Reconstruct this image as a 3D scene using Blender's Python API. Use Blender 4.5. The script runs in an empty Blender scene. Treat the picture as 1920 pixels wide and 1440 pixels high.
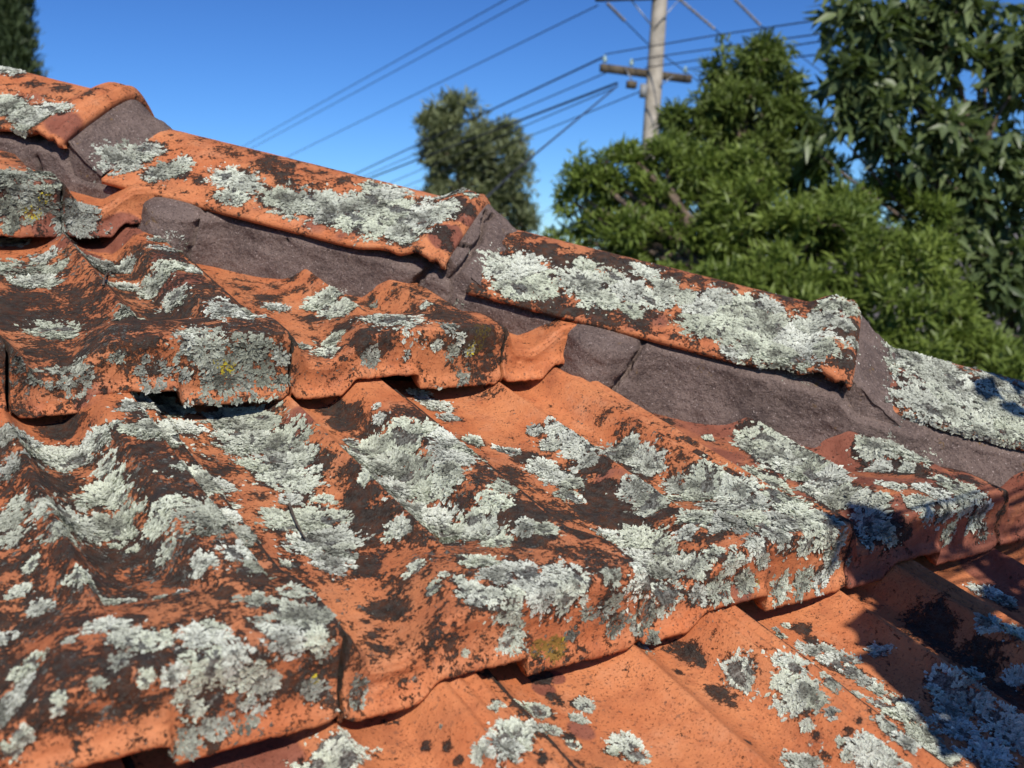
import bpy, math, random
import numpy as np
from mathutils import Vector, Matrix

# ------------------------------------------------------------------ frame of the place
sc = bpy.context.scene
PITCH = math.radians(24.1025)                     # roof pitch
W, G = 0.204, 0.3292                              # tile cover width and gauge
M = np.array([[1, 0, 0], [0, math.cos(PITCH), -math.sin(PITCH)], [0, math.sin(PITCH), math.cos(PITCH)]])  # roof plane -> world
CAM = np.array([-0.01937, -0.48371, 0.23112])
RIGHT = np.array([0.820115, -0.572199, 0.0])
DOWN = np.array([-0.061315, -0.087882, -0.994242])
FWD = np.array([0.568904, 0.815393, -0.107158])
FPX = 1950.0
GROUND = -3.6

def ray(x, y):
    d = FWD + RIGHT * ((x - 960) / FPX) + DOWN * ((y - 720) / FPX)
    return d

def at(x, y, depth):
    return CAM + ray(x, y) * depth

# ------------------------------------------------------------------ camera
cd = bpy.data.cameras.new('camera')
cam = bpy.data.objects.new('camera', cd)
sc.collection.objects.link(cam)
cam.matrix_world = Matrix(((RIGHT[0], -DOWN[0], -FWD[0], CAM[0]), (RIGHT[1], -DOWN[1], -FWD[1], CAM[1]),
                           (RIGHT[2], -DOWN[2], -FWD[2], CAM[2]), (0, 0, 0, 1)))
cd.sensor_width = 36.0
cd.lens = FPX / 1920 * 36
cd.clip_start = 0.02
cd.clip_end = 2000
cd.dof.use_dof = True
cd.dof.focus_distance = 0.80
cd.dof.aperture_fstop = 11.5
sc.camera = cam

# ------------------------------------------------------------------ light
SUN_EL, SUN_AZ = math.radians(41), math.radians(-20)      # azimuth: from the downslope direction, negative = from the left
SUN = np.array([math.sin(SUN_AZ) * math.cos(SUN_EL), -math.cos(SUN_AZ) * math.cos(SUN_EL), math.sin(SUN_EL)])
world = bpy.data.worlds.new('World')
sc.world = world
world.use_nodes = True
wn = world.node_tree.nodes
sky = wn.new('ShaderNodeTexSky')
sky.sky_type = 'NISHITA'
sky.sun_disc = False
sky.sun_elevation = SUN_EL
sky.sun_rotation = math.atan2(SUN[0], SUN[1])
sky.air_density = 1.0
sky.dust_density = 0.0
sky.ozone_density = 10.0
bg = wn['Background']
wsc = wn.new('ShaderNodeVectorMath'); wsc.operation = 'SCALE'; wsc.inputs['Scale'].default_value = 0.587
wgm = wn.new('ShaderNodeGamma'); wgm.inputs[1].default_value = 1.45          # the camera's deeper blue
world.node_tree.links.new(sky.outputs[0], wsc.inputs[0])
world.node_tree.links.new(wsc.outputs[0], wgm.inputs[0])
world.node_tree.links.new(wgm.outputs[0], bg.inputs[0])
bg.inputs[1].default_value = 0.10
sl = bpy.data.lights.new('sun', 'SUN')
sl.energy = 5.0
sl.angle = math.radians(0.53)
sl.color = (1.0, 0.95, 0.87)
so = bpy.data.objects.new('sun', sl)
sc.collection.objects.link(so)
so.rotation_euler = Vector(SUN).to_track_quat('Z', 'Y').to_euler()
vs = sc.view_settings
vs.view_transform = 'Standard'
vs.look = 'None'
vs.exposure = 0.0
vs.gamma = 1.0

# ------------------------------------------------------------------ helpers
rng = np.random.default_rng(7)

def mesh_np(name, V, F, mats, attrs=None, smooth=True, colors=None):
    me = bpy.data.meshes.new(name)
    V = np.asarray(V, np.float32)
    F = np.asarray(F, np.int32)
    k = F.shape[1]
    me.vertices.add(len(V)); me.vertices.foreach_set('co', V.ravel())
    me.loops.add(F.size); me.loops.foreach_set('vertex_index', F.ravel())
    me.polygons.add(len(F)); me.polygons.foreach_set('loop_start', np.arange(0, F.size, k, dtype=np.int32))
    me.update(calc_edges=True)
    if smooth:
        me.polygons.foreach_set('use_smooth', np.ones(len(F), bool))
    for n, a in (attrs or {}).items():
        at_ = me.attributes.new(n, 'FLOAT', 'POINT')
        at_.data.foreach_set('value', np.asarray(a, np.float32))
    for m in (mats if isinstance(mats, (list, tuple)) else [mats]):
        me.materials.append(m)
    return me

def link(name, me, parent=None, mw=None):
    o = bpy.data.objects.new(name, me)
    sc.collection.objects.link(o)
    if parent is not None:
        o.parent = parent
    if mw is not None:
        o.matrix_local = Matrix([list(map(float, r)) for r in mw])
    return o

def empty(name, loc, label, cat, group=None):
    o = bpy.data.objects.new(name, None)
    sc.collection.objects.link(o)
    o.location = [float(c) for c in loc]
    o['label'] = label; o['category'] = cat
    if group: o['group'] = group
    return o

def tag(o, label, cat, group=None):
    o['label'] = label; o['category'] = cat
    if group: o['group'] = group
    return o

def hash3(ix, iy, iz, seed):
    h = (ix.astype(np.uint32) * np.uint32(374761393) + iy.astype(np.uint32) * np.uint32(668265263)
         + iz.astype(np.uint32) * np.uint32(2147483647) + np.uint32((seed * 1274126177) & 0xffffffff))
    h = (h ^ (h >> np.uint32(13))) * np.uint32(1274126177)
    h = (h ^ (h >> np.uint32(16))) * np.uint32(2246822519)
    return ((h ^ (h >> np.uint32(15))) & np.uint32(0xffffff)).astype(np.float32) / 16777215.0

def noise(P, scale, seed=0):
    """value noise 0..1"""
    Q = np.asarray(P, np.float64) * scale + 1000.0
    I = np.floor(Q).astype(np.int64); f = (Q - I).astype(np.float32)
    f = f * f * (3 - 2 * f)
    r = 0
    for a in (0, 1):
        wx = f[:, 0] if a else 1 - f[:, 0]
        for b in (0, 1):
            wy = f[:, 1] if b else 1 - f[:, 1]
            for c in (0, 1):
                wz = f[:, 2] if c else 1 - f[:, 2]
                r = r + wx * wy * wz * hash3(I[:, 0] + a, I[:, 1] + b, I[:, 2] + c, seed)
    return r

def fbm(P, scale, oct=3, seed=0):
    r = 0; amp = 0.5; tot = 0
    for i in range(oct):
        r = r + amp * noise(P, scale * 2.03 ** i, seed + i * 17); tot += amp; amp *= 0.5
    return r / tot

def sstep(a, b, x):
    t = np.clip((x - a) / (b - a), 0, 1)
    return t * t * (3 - 2 * t)

def grid_faces(nr, nc, flip=False):
    i = np.arange(nr * nc).reshape(nr, nc)
    a, b, c, d = i[:-1, :-1].ravel(), i[:-1, 1:].ravel(), i[1:, 1:].ravel(), i[1:, :-1].ravel()
    return np.stack([a, d, c, b] if flip else [a, b, c, d], 1)

def compact(V, F, *arrs):
    used = np.zeros(len(V), bool); used[F.ravel()] = True
    idx = np.cumsum(used) - 1
    return (V[used], idx[F]) + tuple(a[used] for a in arrs)

# ------------------------------------------------------------------ material helpers
class NT:
    def __init__(self, name):
        self.m = bpy.data.materials.new(name); self.m.use_nodes = True
        self.t = self.m.node_tree; self.t.nodes.clear()
        self.out = self.t.nodes.new('ShaderNodeOutputMaterial')
    def n(self, typ, ins=None, **kw):
        nd = self.t.nodes.new(typ)
        for k, v in kw.items(): setattr(nd, k, v)
        for k, v in (ins or {}).items(): self.set(nd.inputs[k], v)
        return nd
    def set(self, sock, v):
        if isinstance(v, bpy.types.NodeSocket): self.t.links.new(v, sock)
        elif isinstance(v, tuple) and len(v) == 3 and sock.type == 'RGBA': sock.default_value = v + (1,)
        else: sock.default_value = v
    def attr(self, name):
        return self.n('ShaderNodeAttribute', attribute_name=name).outputs['Fac']
    def pos(self):
        return self.n('ShaderNodeNewGeometry').outputs['Position']
    def noise(self, scale, detail=4, rough=0.55, vec=None, dist=0.0):
        return self.n('ShaderNodeTexNoise', {'Vector': vec or self.pos(), 'Scale': scale, 'Detail': detail, 'Roughness': rough, 'Distortion': dist}).outputs['Fac']
    def vor(self, scale, vec=None, feature='F1', out='Distance'):
        return self.n('ShaderNodeTexVoronoi', {'Vector': vec or self.pos(), 'Scale': scale}, feature=feature).outputs[out]
    def math(self, op, a, b=0.0, c=0.0, clamp=False):
        nd = self.n('ShaderNodeMath', operation=op, use_clamp=clamp)
        self.set(nd.inputs[0], a); self.set(nd.inputs[1], b); self.set(nd.inputs[2], c)
        return nd.outputs[0]
    def step(self, lo, hi, v, a=0.0, b=1.0):
        nd = self.n('ShaderNodeMapRange', interpolation_type='SMOOTHSTEP')
        self.set(nd.inputs['Value'], v); self.set(nd.inputs['From Min'], lo); self.set(nd.inputs['From Max'], hi)
        self.set(nd.inputs['To Min'], a); self.set(nd.inputs['To Max'], b)
        return nd.outputs[0]
    def mix(self, f, a, b):
        nd = self.n('ShaderNodeMix', data_type='RGBA')
        self.set(nd.inputs[0], f); self.set(nd.inputs[6], a); self.set(nd.inputs[7], b)
        return nd.outputs[2]
    def bump(self, h, dist, strength=1.0, normal=None):
        nd = self.n('ShaderNodeBump', {'Height': h, 'Distance': dist, 'Strength': strength})
        if normal is not None: self.set(nd.inputs['Normal'], normal)
        return nd.outputs[0]
    def bsdf(self, col, rough=0.8, normal=None, spec=0.3, **kw):
        nd = self.n('ShaderNodeBsdfPrincipled', {'Base Color': col, 'Roughness': rough, 'Specular IOR Level': spec})
        if normal is not None: self.set(nd.inputs['Normal'], normal)
        for k, v in kw.items(): self.set(nd.inputs[k], v)
        self.t.links.new(nd.outputs[0], self.out.inputs[0])
        return nd

def mat_plain(name, col, rough=0.7, var=0.25, scale=8.0, bump=0.0, bscale=60.0, spec=0.3, metallic=0.0):
    n = NT(name)
    f = n.noise(scale, 5)
    c = n.mix(n.step(0.3, 0.7, f), tuple(x * (1 - var) for x in col), tuple(min(1, x * (1 + var)) for x in col))
    nb = n.bump(n.noise(bscale, 4), bump) if bump else None
    n.bsdf(c, rough, nb, spec, Metallic=metallic)
    return n.m

def mat_clay():
    n = NT('terracotta')
    dark, pale, red, moss = n.attr('dark'), n.attr('pale'), n.attr('red'), n.attr('moss')
    n1 = n.noise(14, 4); n2 = n.noise(55, 5, 0.6); n3 = n.noise(170, 4, 0.6); n4 = n.noise(620, 3, 0.6); nf = n.noise(1500, 2, 0.6)
    orange = n.mix(n.step(0.3, 0.7, n1), (0.49, 0.150, 0.056), (0.58, 0.215, 0.088))
    orange = n.mix(n.step(0.45, 0.75, n2, 0, 0.45), orange, (0.30, 0.075, 0.032))
    orange = n.mix(n.step(0.55, 0.8, n3, 0, 0.35), orange, (0.52, 0.21, 0.095))
    wash = n.noise(24, 8, 0.72)
    orange = n.mix(n.step(0.50, 0.72, wash, 0, 0.50), orange, (0.24, 0.080, 0.040))
    orange = n.mix(n.step(0.50, 0.28, wash, 0, 0.45), orange, (0.64, 0.31, 0.17))
    redc = n.mix(n.step(0.35, 0.65, n2), (0.21, 0.068, 0.042), (0.28, 0.100, 0.062))
    rm = n.step(0.35, 0.65, n.math('ADD', red, n.math('MULTIPLY', n.math('SUBTRACT', n.noise(30, 4), 0.5), 0.9)))
    base = n.mix(rm, orange, redc)
    # fine pitting
    pit = n.step(0.60, 0.68, n4)
    base = n.mix(n.math('MULTIPLY', pit, 0.45), base, (0.16, 0.05, 0.03))
    # tiny dark colonies anywhere
    spk = n.math('MULTIPLY', n.step(0.60, 0.65, n.noise(260, 4, 0.6)), n.step(0.38, 0.60, n.noise(40, 3)))
    base = n.mix(n.math('MULTIPLY', spk, 0.6), base, (0.075, 0.05, 0.038))
    # black crust lichen
    wob = n.math('ADD', n.math('MULTIPLY', n.math('SUBTRACT', n.noise(62, 5, 0.6), 0.5), 2.0), n.math('MULTIPLY', n.math('SUBTRACT', n.noise(330, 6, 0.75), 0.5), 2.3))
    film = n.math('MULTIPLY', n.step(0.05, 0.65, n.math('ADD', dark, n.math('MULTIPLY', n.math('SUBTRACT', n.noise(45, 6, 0.7), 0.5), 0.8))), 0.30)
    base = n.mix(film, base, (0.20, 0.095, 0.060))
    dm = n.step(0.43, 0.60, n.math('ADD', dark, wob))
    dc = n.mix(n.step(0.35, 0.65, n.noise(260, 4, 0.7)), (0.016, 0.015, 0.014), (0.082, 0.070, 0.058))
    dc = n.mix(n.step(0.55, 0.75, n.noise(60, 4)), dc, (0.046, 0.042, 0.042))
    col = n.mix(n.math('MULTIPLY', dm, n.step(0.3, 0.6, n.noise(130, 5, 0.7), 0.72, 0.98)), base, dc)
    # moss
    mm = n.step(0.5, 0.62, n.math('ADD', moss, n.math('MULTIPLY', n.math('SUBTRACT', n.noise(420, 6, 0.75), 0.5), 3.0)))
    col = n.mix(n.math('MULTIPLY', mm, 0.8), col, (0.16, 0.12, 0.02))
    # thin grey crust between and around the leafy lichen
    pw = n.math('ADD', pale, n.math('MULTIPLY', n.math('ADD', n.math('MULTIPLY', n.math('SUBTRACT', n.noise(170, 5, 0.65), 0.5), 0.6), n.math('MULTIPLY', n.math('SUBTRACT', n.noise(620, 5, 0.75), 0.5), 0.5)), 3.2))
    pm = n.step(0.46, 0.58, pw)
    pc = n.mix(n.step(0.35, 0.68, n.noise(420, 4, 0.75)), (0.11, 0.105, 0.09), (0.50, 0.51, 0.44))
    col = n.mix(n.math('MULTIPLY', pm, 0.92), col, pc)
    rough = n.math('ADD', 0.68, n.math('MULTIPLY', n.math('MAXIMUM', dm, pm), 0.3))
    h = n.math('ADD', n.math('MULTIPLY', n4, 0.30), n.math('MULTIPLY', nf, 0.12))
    h = n.math('ADD', h, n.math('MULTIPLY', n3, 0.5))
    h = n.math('SUBTRACT', h, n.math('MULTIPLY', pit, 0.35))
    h = n.math('ADD', h, n.math('MULTIPLY', dm, n.math('ADD', 0.5, n.math('MULTIPLY', n.noise(520, 4, 0.75), 2.4))))
    h = n.math('ADD', h, n.math('MULTIPLY', pm, n.math('ADD', 0.8, n.math('MULTIPLY', n.noise(560, 4, 0.75), 3.2))))
    n.bsdf(col, rough, n.bump(h, 0.0016), 0.2)
    return n.m

def mat_mortar():
    n = NT('bedding_mortar')
    a = n.noise(26, 5, 0.6); b = n.noise(300, 4, 0.7); g = n.vor(620); st = n.noise(9, 4)
    col = n.mix(n.step(0.3, 0.7, a), (0.100, 0.071, 0.062), (0.185, 0.135, 0.116))
    col = n.mix(n.step(0.42, 0.7, b, 0, 0.6), col, (0.24, 0.175, 0.15))
    col = n.mix(n.step(0.55, 0.75, st, 0, 0.6), col, (0.042, 0.030, 0.030))
    grain = n.n('ShaderNodeTexVoronoi', {'Vector': n.pos(), 'Scale': 760.0}).outputs['Color']
    gs = n.n('ShaderNodeSeparateColor', {0: grain}).outputs[0]
    col = n.mix(n.math('MULTIPLY', n.step(0.90, 0.96, gs), n.step(0.5, 0.3, g)), col, (0.34, 0.27, 0.24))
    col = n.mix(n.math('MULTIPLY', n.step(0.16, 0.1, gs), 0.45), col, (0.045, 0.03, 0.03))
    och = n.math('MULTIPLY', n.step(0.63, 0.72, n.noise(48, 4)), n.step(0.5, 0.62, n.noise(260, 3)))
    col = n.mix(n.math('MULTIPLY', och, 0.7), col, (0.24, 0.14, 0.035))
    h = n.math('ADD', n.math('MULTIPLY', gs, 0.6), n.math('MULTIPLY', b, 1.2))
    h = n.math('ADD', h, n.math('MULTIPLY', n.noise(90, 5, 0.65), 3.0))
    n.bsdf(col, 0.92, n.bump(h, 0.0014), 0.2)
    return n.m

def mat_lichen():
    n = NT('leafy_lichen')
    t = n.attr('tone'); y = n.attr('moss'); hu = n.attr('hue')
    c = n.mix(t, (0.070, 0.068, 0.055), n.mix(hu, (0.68, 0.72, 0.55), (0.78, 0.80, 0.69)))
    c = n.mix(n.step(0.48, 0.75, n.noise(700, 3), 0.0, 0.5), c, (0.20, 0.205, 0.16))
    c = n.mix(y, c, (0.50, 0.40, 0.04))
    n.bsdf(c, 0.9, n.bump(n.noise(1400, 3), 0.0004), 0.15)
    return n.m

def mat_leaf(name, c1, c2, rough=0.38, trans=0.35, spec=0.5):
    n = NT(name)
    oi = n.n('ShaderNodeObjectInfo').outputs['Random']
    t = n.attr('tone')
    f = n.math('ADD', n.math('MULTIPLY', n.step(0.35, 0.65, n.noise(3.0, 3)), 0.35), n.math('MULTIPLY', t, 0.65), clamp=True)
    c = n.mix(f, c1, c2)
    p = n.bsdf(c, rough, None, spec)
    tr = n.n('ShaderNodeBsdfTranslucent', {'Color': n.mix(0.5, c, (0.16, 0.24, 0.03))})
    mx = n.n('ShaderNodeMixShader', {0: trans})
    n.t.links.new(p.outputs[0], mx.inputs[1]); n.t.links.new(tr.outputs[0], mx.inputs[2])
    n.t.links.new(mx.outputs[0], n.out.inputs[0])
    return n.m

CLAY, MORTAR, LICHEN = mat_clay(), mat_mortar(), mat_lichen()

# ------------------------------------------------------------------ ground
gm = NT('ground_grass')
gc = gm.mix(gm.step(0.35, 0.65, gm.noise(0.4, 6)), (0.05, 0.07, 0.02), (0.13, 0.11, 0.06))
gm.bsdf(gm.mix(gm.step(0.4, 0.7, gm.noise(9, 5)), gc, (0.09, 0.085, 0.05)), 0.95)
ng = 24
gx = np.linspace(-1, 1, ng); gx = np.sign(gx) * np.abs(gx) ** 2.2 * 900
X, Y = np.meshgrid(gx, gx)
g = link('ground', mesh_np('ground', np.stack([X.ravel(), Y.ravel(), np.full(X.size, GROUND)], 1), grid_faces(ng, ng), gm.m))
g['kind'] = 'structure'

# ------------------------------------------------------------------ the roof
ROOF = empty('house', (0, 0, 0), 'house under an old orange terracotta tile roof crusted with pale and black lichen', 'house')
IC = 1 / math.cos(PITCH); HN = math.hypot(1, IC)
S_HIP = 0.76
def s_of(X, Y): return (IC * X + Y) / HN
def a_of(X, Y): return (X - IC * Y) / HN
DH = M @ np.array([1, -IC, 0]) / HN                      # down the hip
N1 = M @ np.array([0, 0, 1.0]); N2 = np.array([math.sin(PITCH), 0, math.cos(PITCH)])
HB = (N1 + N2) / np.linalg.norm(N1 + N2)
HS = np.cross(DH, HB)                                    # towards the camera side
HP0 = M @ np.array([IC, 1, 0]) / HN * S_HIP
MIR = np.eye(4); MIR[:3, :3] -= 2 * np.outer(HS, HS); MIR[:3, 3] = 2 * HS * (HP0 @ HS)

def tile_geo(nx, ntop, seed, rib=0.012, flute=0.0, wav=1.0, gap=0.0022):
    xs = np.linspace(gap, W - gap, nx)
    ytop = np.linspace(G + 0.045, 0.007, ntop)
    def prof(x, y):
        xn = x / W; yn = y / G
        def ramp(a, b, x): return 0.85 * np.clip((x - a) / (b - a), 0, 1) + 0.15 * sstep(a, b, x)
        t = np.clip(1 - yn / 0.40, 0, 1) ** 1.1            # flare towards the nose
        plat = ramp(0.69, 0.785, xn) * 0.023
        plat = plat - flute * (np.exp(-((xn - 0.820) / 0.013) ** 2) + np.exp(-((xn - 0.868) / 0.013) ** 2)) * (1 - t)
        plat = plat * (1 - (1 - sstep(0.10, 0.0, yn)) * sstep(0.905, 0.925, xn) * 0.52)
        ribp = 1.15 * rib * np.exp(-np.abs((xn - 0.49) / 0.060) ** 1.25)
        lb = 0.47 - 0.17 * t
        fl = 0.0235 * ramp(lb - 0.13, lb + 0.02, xn) * sstep(0.0, 0.75, t)
        lip = 0.0185 * (1 - sstep(0.0, 0.10, xn)) * sstep(0.32, 0.0, yn) + 0.003 * (1 - sstep(0.0, 0.06, xn))
        p = np.stack([plat, ribp, fl, lip], 0)
        k = 1900.0
        sm = np.log(np.exp(p * k).sum(0)) / k - math.log(4) / k
        pan = -0.0050 * np.sin(np.clip(xn / 0.48, 0, 1) * math.pi) - 0.003 * np.sin(np.clip((xn - 0.5) / 0.24, 0, 1) * math.pi) * (1 - t)
        return 0.030 - (0.042 / G) * y + sm + pan
    xn = xs / W
    zb = 0.0150 * sstep(0.215, 0.285, xn) * (1 - sstep(0.560, 0.585, xn))
    zb = zb + 0.007 * (sstep(0.035, 0.0, xn) + sstep(0.965, 1.0, xn))
    Q = np.stack([xs, np.full(nx, seed * 3.1), np.zeros(nx)], 1)
    zb = zb + wav * 0.0020 * (fbm(Q, 60, 3, seed) - 0.5) + wav * 0.0015 * (noise(Q, 400, seed + 5) - 0.5)
    rows = []
    for y in ytop:
        rows.append(np.stack([xs, np.full(nx, y), prof(xs, np.full(nx, y))], 1))
    zt = prof(xs, np.full(nx, 0.007))
    nface = 10 if ntop < 60 else 26
    r = 0.0040
    hgt = np.maximum(zt - r - (zb + 0.002), 0.002)
    for i in range(1, 6):
        th = i / 5 * math.pi / 2
        rows.append(np.stack([xs, 0.007 - r * np.sin(th) + 0 * xs, zt - r * (1 - np.cos(th))], 1))
    for i in range(1, nface + 1):
        q = i / nface
        yy = 0.0015 - 0.007 * q + 0.002 * np.sin(q * math.pi) - 0.003 * sstep(0.80, 0.95, q)
        rows.append(np.stack([xs, yy + 0 * xs, zt - r - hgt * q], 1))
    rows.append(np.stack([xs, -0.009 + 0 * xs, zb], 1))
    rows.append(np.stack([xs, -0.003 + 0 * xs, zb - 0.0008], 1))
    rows.append(np.stack([xs, 0.010 + 0 * xs, zb + 0.002], 1))
    rows.append(np.stack([xs, 0.020 + 0 * xs, zt - 0.012], 1))
    A = np.stack(rows, 0)
    # rounded arrises, then the hidden sides
    ea = np.array([0, 0.0006, -0.0012]); eb = np.array([0, 0.003, -0.006]); ec = np.array([0.0, 0.022, -0.020])
    w1 = np.array([-0.0007, 0, 0])
    A = np.concatenate([A[:, :1] + ec + w1, A[:, :1] + eb + w1, A[:, :1] + ea + w1, A, A[:, -1:] + ea - w1, A[:, -1:] + eb - w1, A[:, -1:] + ec - w1], 1)
    nr, nc = A.shape[:2]
    V = A.reshape(-1, 3)
    F = grid_faces(nr, nc, flip=True)
    return V, F

def to4(A3, t=(0, 0, 0)):
    m = np.eye(4); m[:3, :3] = A3; m[:3, 3] = t
    return m

def tile_matrix(u, v, jit):
    r = np.random.default_rng(int((u * 2 + 40) * 1000 + (v + 20) * 7))
    a, b_, c = (r.normal(0, 1, 3) * [0.0025, 0.003, 0.004]) * jit
    Rj = np.array([[1, -c, b_], [c, 1, -a], [-b_, a, 1]])
    dz = r.normal(0, 0.0008) * jit
    return to4(M) @ to4(np.eye(3), (u * W, v * G, dz)) @ to4(Rj)

detail = []      # (object, world verts, faces) of every closely seen surface

# rows: v -> first tile edge u ; even rows on whole numbers, odd rows half shifted
SPEC = {  # tile-specific: rib height, flutes, base red, base dark, base grey crust
    (0, 2): (0.013, 0, .35, .30, .2), (1, 2): (0.010, 0, .25, .12, .0),
    (-0.5, 1): (0.014, 0, .1, .52, .2), (0.5, 1): (0.015, 0, .15, .52, .22), (1.5, 1): (0.013, 0, .05, .32, .1), (2.5, 1): (0.012, 0, .15, .0, -.2),
    (0, 0): (0.015, 0, .12, .52, .28), (1, 0): (0.014, 0, .15, .42, .2), (2, 0): (0.011, .0016, .05, .22, .08), (3, 0): (0.011, .0008, .55, .10, .1), (4, 0): (0.012, 0, .55, .1, 0),
    (0.5, -1): (0.008, .0018, .12, -.08, -.3), (1.5, -1): (0.008, .0022, .05, -.05, -.3), (2.5, -1): (0.010, .0022, .05, -.02, -.2), (3.5, -1): (0.011, .001, .25, .12, 0), (4.5, -1): (0.011, 0, .7, .1, 0),
}
low = mesh_np('roof_tile', *tile_geo(26, 22, 99), CLAY)
tiles_detail = {}
for v in range(-4, 6):
    off = 0.0 if v % 2 == 0 else 0.5
    for iu in range(-5, 9):
        u = iu + off
        smin = s_of(u * W, v * G)
        if smin > S_HIP - 0.03: continue
        mw = tile_matrix(u, v, 1.0)
        key = (u, v)
        if key in SPEC:
            rib, flu, red, dk, gy = SPEC[key]; flu *= 1.5
            V, F = tile_geo(100, 146, int(u * 2 + 10 + v * 31) + 200, rib, flu)
            Wd = V @ mw[:3, :3].T + mw[:3, 3]
            nz = (fbm(Wd, 14, 2, 3) - 0.5) * 0.0010 + (fbm(Wd, 130, 3, 9) - 0.5) * 0.0007 + (fbm(Wd, 260, 2, 19) - 0.5) * 0.0010 * sstep(0.006, 0.0, V[:, 1])
            V = V + np.stack([0.3 * nz, -0.6 * nz, nz], 1)
            arr = np.exp(-((V[:, 1] - 0.001) / 0.006) ** 2) * sstep(0.60, 0.72, fbm(Wd, 75, 2, 41))
            V = V + np.outer(arr, [0, 0.0010, -0.0008])
            if key == (0, 0): V[:, 2] += 0.003
            Rf = V + np.array([u * W, v * G, 0])
            keep = (s_of(Rf[:, 0], Rf[:, 1]) < S_HIP - 0.012)[F].all(1)
            V, F = compact(V, F[keep])
            tiles_detail[key] = (V, F, mw, red, dk, gy)
        else:
            smax = s_of((u + 1) * W, (v + 1.15) * G)
            if smax > S_HIP - 0.012:
                V, F = tile_geo(26, 22, 99)
                Rf = V + np.array([u * W, v * G, 0])
                keep = (s_of(Rf[:, 0], Rf[:, 1]) < S_HIP - 0.012)[F].all(1)
                if keep.sum() < 4: continue
                V, F = compact(V, F[keep])
                me = mesh_np('roof_tile', V, F, CLAY)
            else:
                me = low
            link('roof_tile', me, ROOF, mw)
        # far slope, mirrored across the hip
        if v >= -2 and iu >= -3:
            if key in SPEC or smin + 0.27 > S_HIP:
                V, F = tile_geo(26, 22, 99)
                Rf = V + np.array([u * W, v * G, 0])
                keep = (s_of(Rf[:, 0], Rf[:, 1]) < S_HIP - 0.012)[F].all(1)
                if keep.sum() < 4: continue
                V, F = compact(V, F[keep])
                me = mesh_np('roof_tile', V, F, CLAY)
            else:
                me = low
            link('roof_tile', me, ROOF, MIR @ mw)

# unseen dark sheets added under both slopes to stop light leaks
def light_block_geo():
    e = S_HIP * HN - 0.02
    pts = np.array([(-1.2, -1.42, -0.07), ((e + 1.42) / IC, -1.42, -0.07), ((e - 2.05) / IC, 2.05, -0.07), (-1.2, 2.05, -0.07)])
    V = pts @ M.T
    V2 = V @ MIR[:3, :3].T + MIR[:3, 3]
    return np.concatenate([V, V2]), np.array([(0, 1, 2, 3), (7, 6, 5, 4)])
link('light_block_sheet', mesh_np('light_block_sheet', *light_block_geo(), mat_plain('light_block_dark', (0.05, 0.035, 0.025), 0.9), smooth=False), ROOF)
# house walls and gutter below the eaves
def box(x0, x1, y0, y1, z0, z1):
    V = np.array([(x, y, z) for x in (x0, x1) for y in (y0, y1) for z in (z0, z1)], float)
    F = np.array([(0, 1, 3, 2), (4, 6, 7, 5), (0, 4, 5, 1), (2, 3, 7, 6), (0, 2, 6, 4), (1, 5, 7, 3)])
    return V, F
BRICK = mat_plain('house_render', (0.42, 0.33, 0.24), 0.9, 0.15, 6, 0.003, 80)
ez = -1.42 * math.sin(PITCH); ey = -1.42 * math.cos(PITCH)
ex = float((M @ np.array([(S_HIP * HN + 1.42) / IC, -1.42, 0]))[0])
link('wall', mesh_np('wall', *box(-1.2, ex - 0.45, ey + 0.45, ey + 0.62, GROUND, ez - 0.10), BRICK, smooth=False), ROOF)
link('wall', mesh_np('wall', *box(ex - 0.62, ex - 0.45, ey + 0.63, 3.2, GROUND, ez - 0.10), BRICK, smooth=False), ROOF)
GUT = mat_plain('gutter_paint', (0.35, 0.30, 0.24), 0.5)
link('gutter', mesh_np('gutter', *box(-1.2, ex + 0.02, ey - 0.10, ey + 0.01, ez - 0.14, ez - 0.05), GUT, smooth=False), ROOF)

# ------------------------------------------------------------------ hip tiles
HALF, RHO, KS = 0.110, 0.030, 0.786
def hip_b(s, crest):                                   # cross-section of a hip tile
    return crest - KS * (np.sqrt(s * s + RHO * RHO) - RHO)

HIP_NOSE = [-0.822, -0.400, 0.014, 0.405, 0.805, 1.205]
HIP_DB = np.array([-0.012, -0.011, -0.008, 0.001, 0.002, 0.002])
def crest_at(q, i):                                    # q: distance up from the nose
    return 0.1065 + HIP_DB[i] - 0.0625 * q
def hip_world(a, s, b):
    return HP0 + np.outer(a, DH) + np.outer(s, HS) + np.outer(b, HB)

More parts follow.
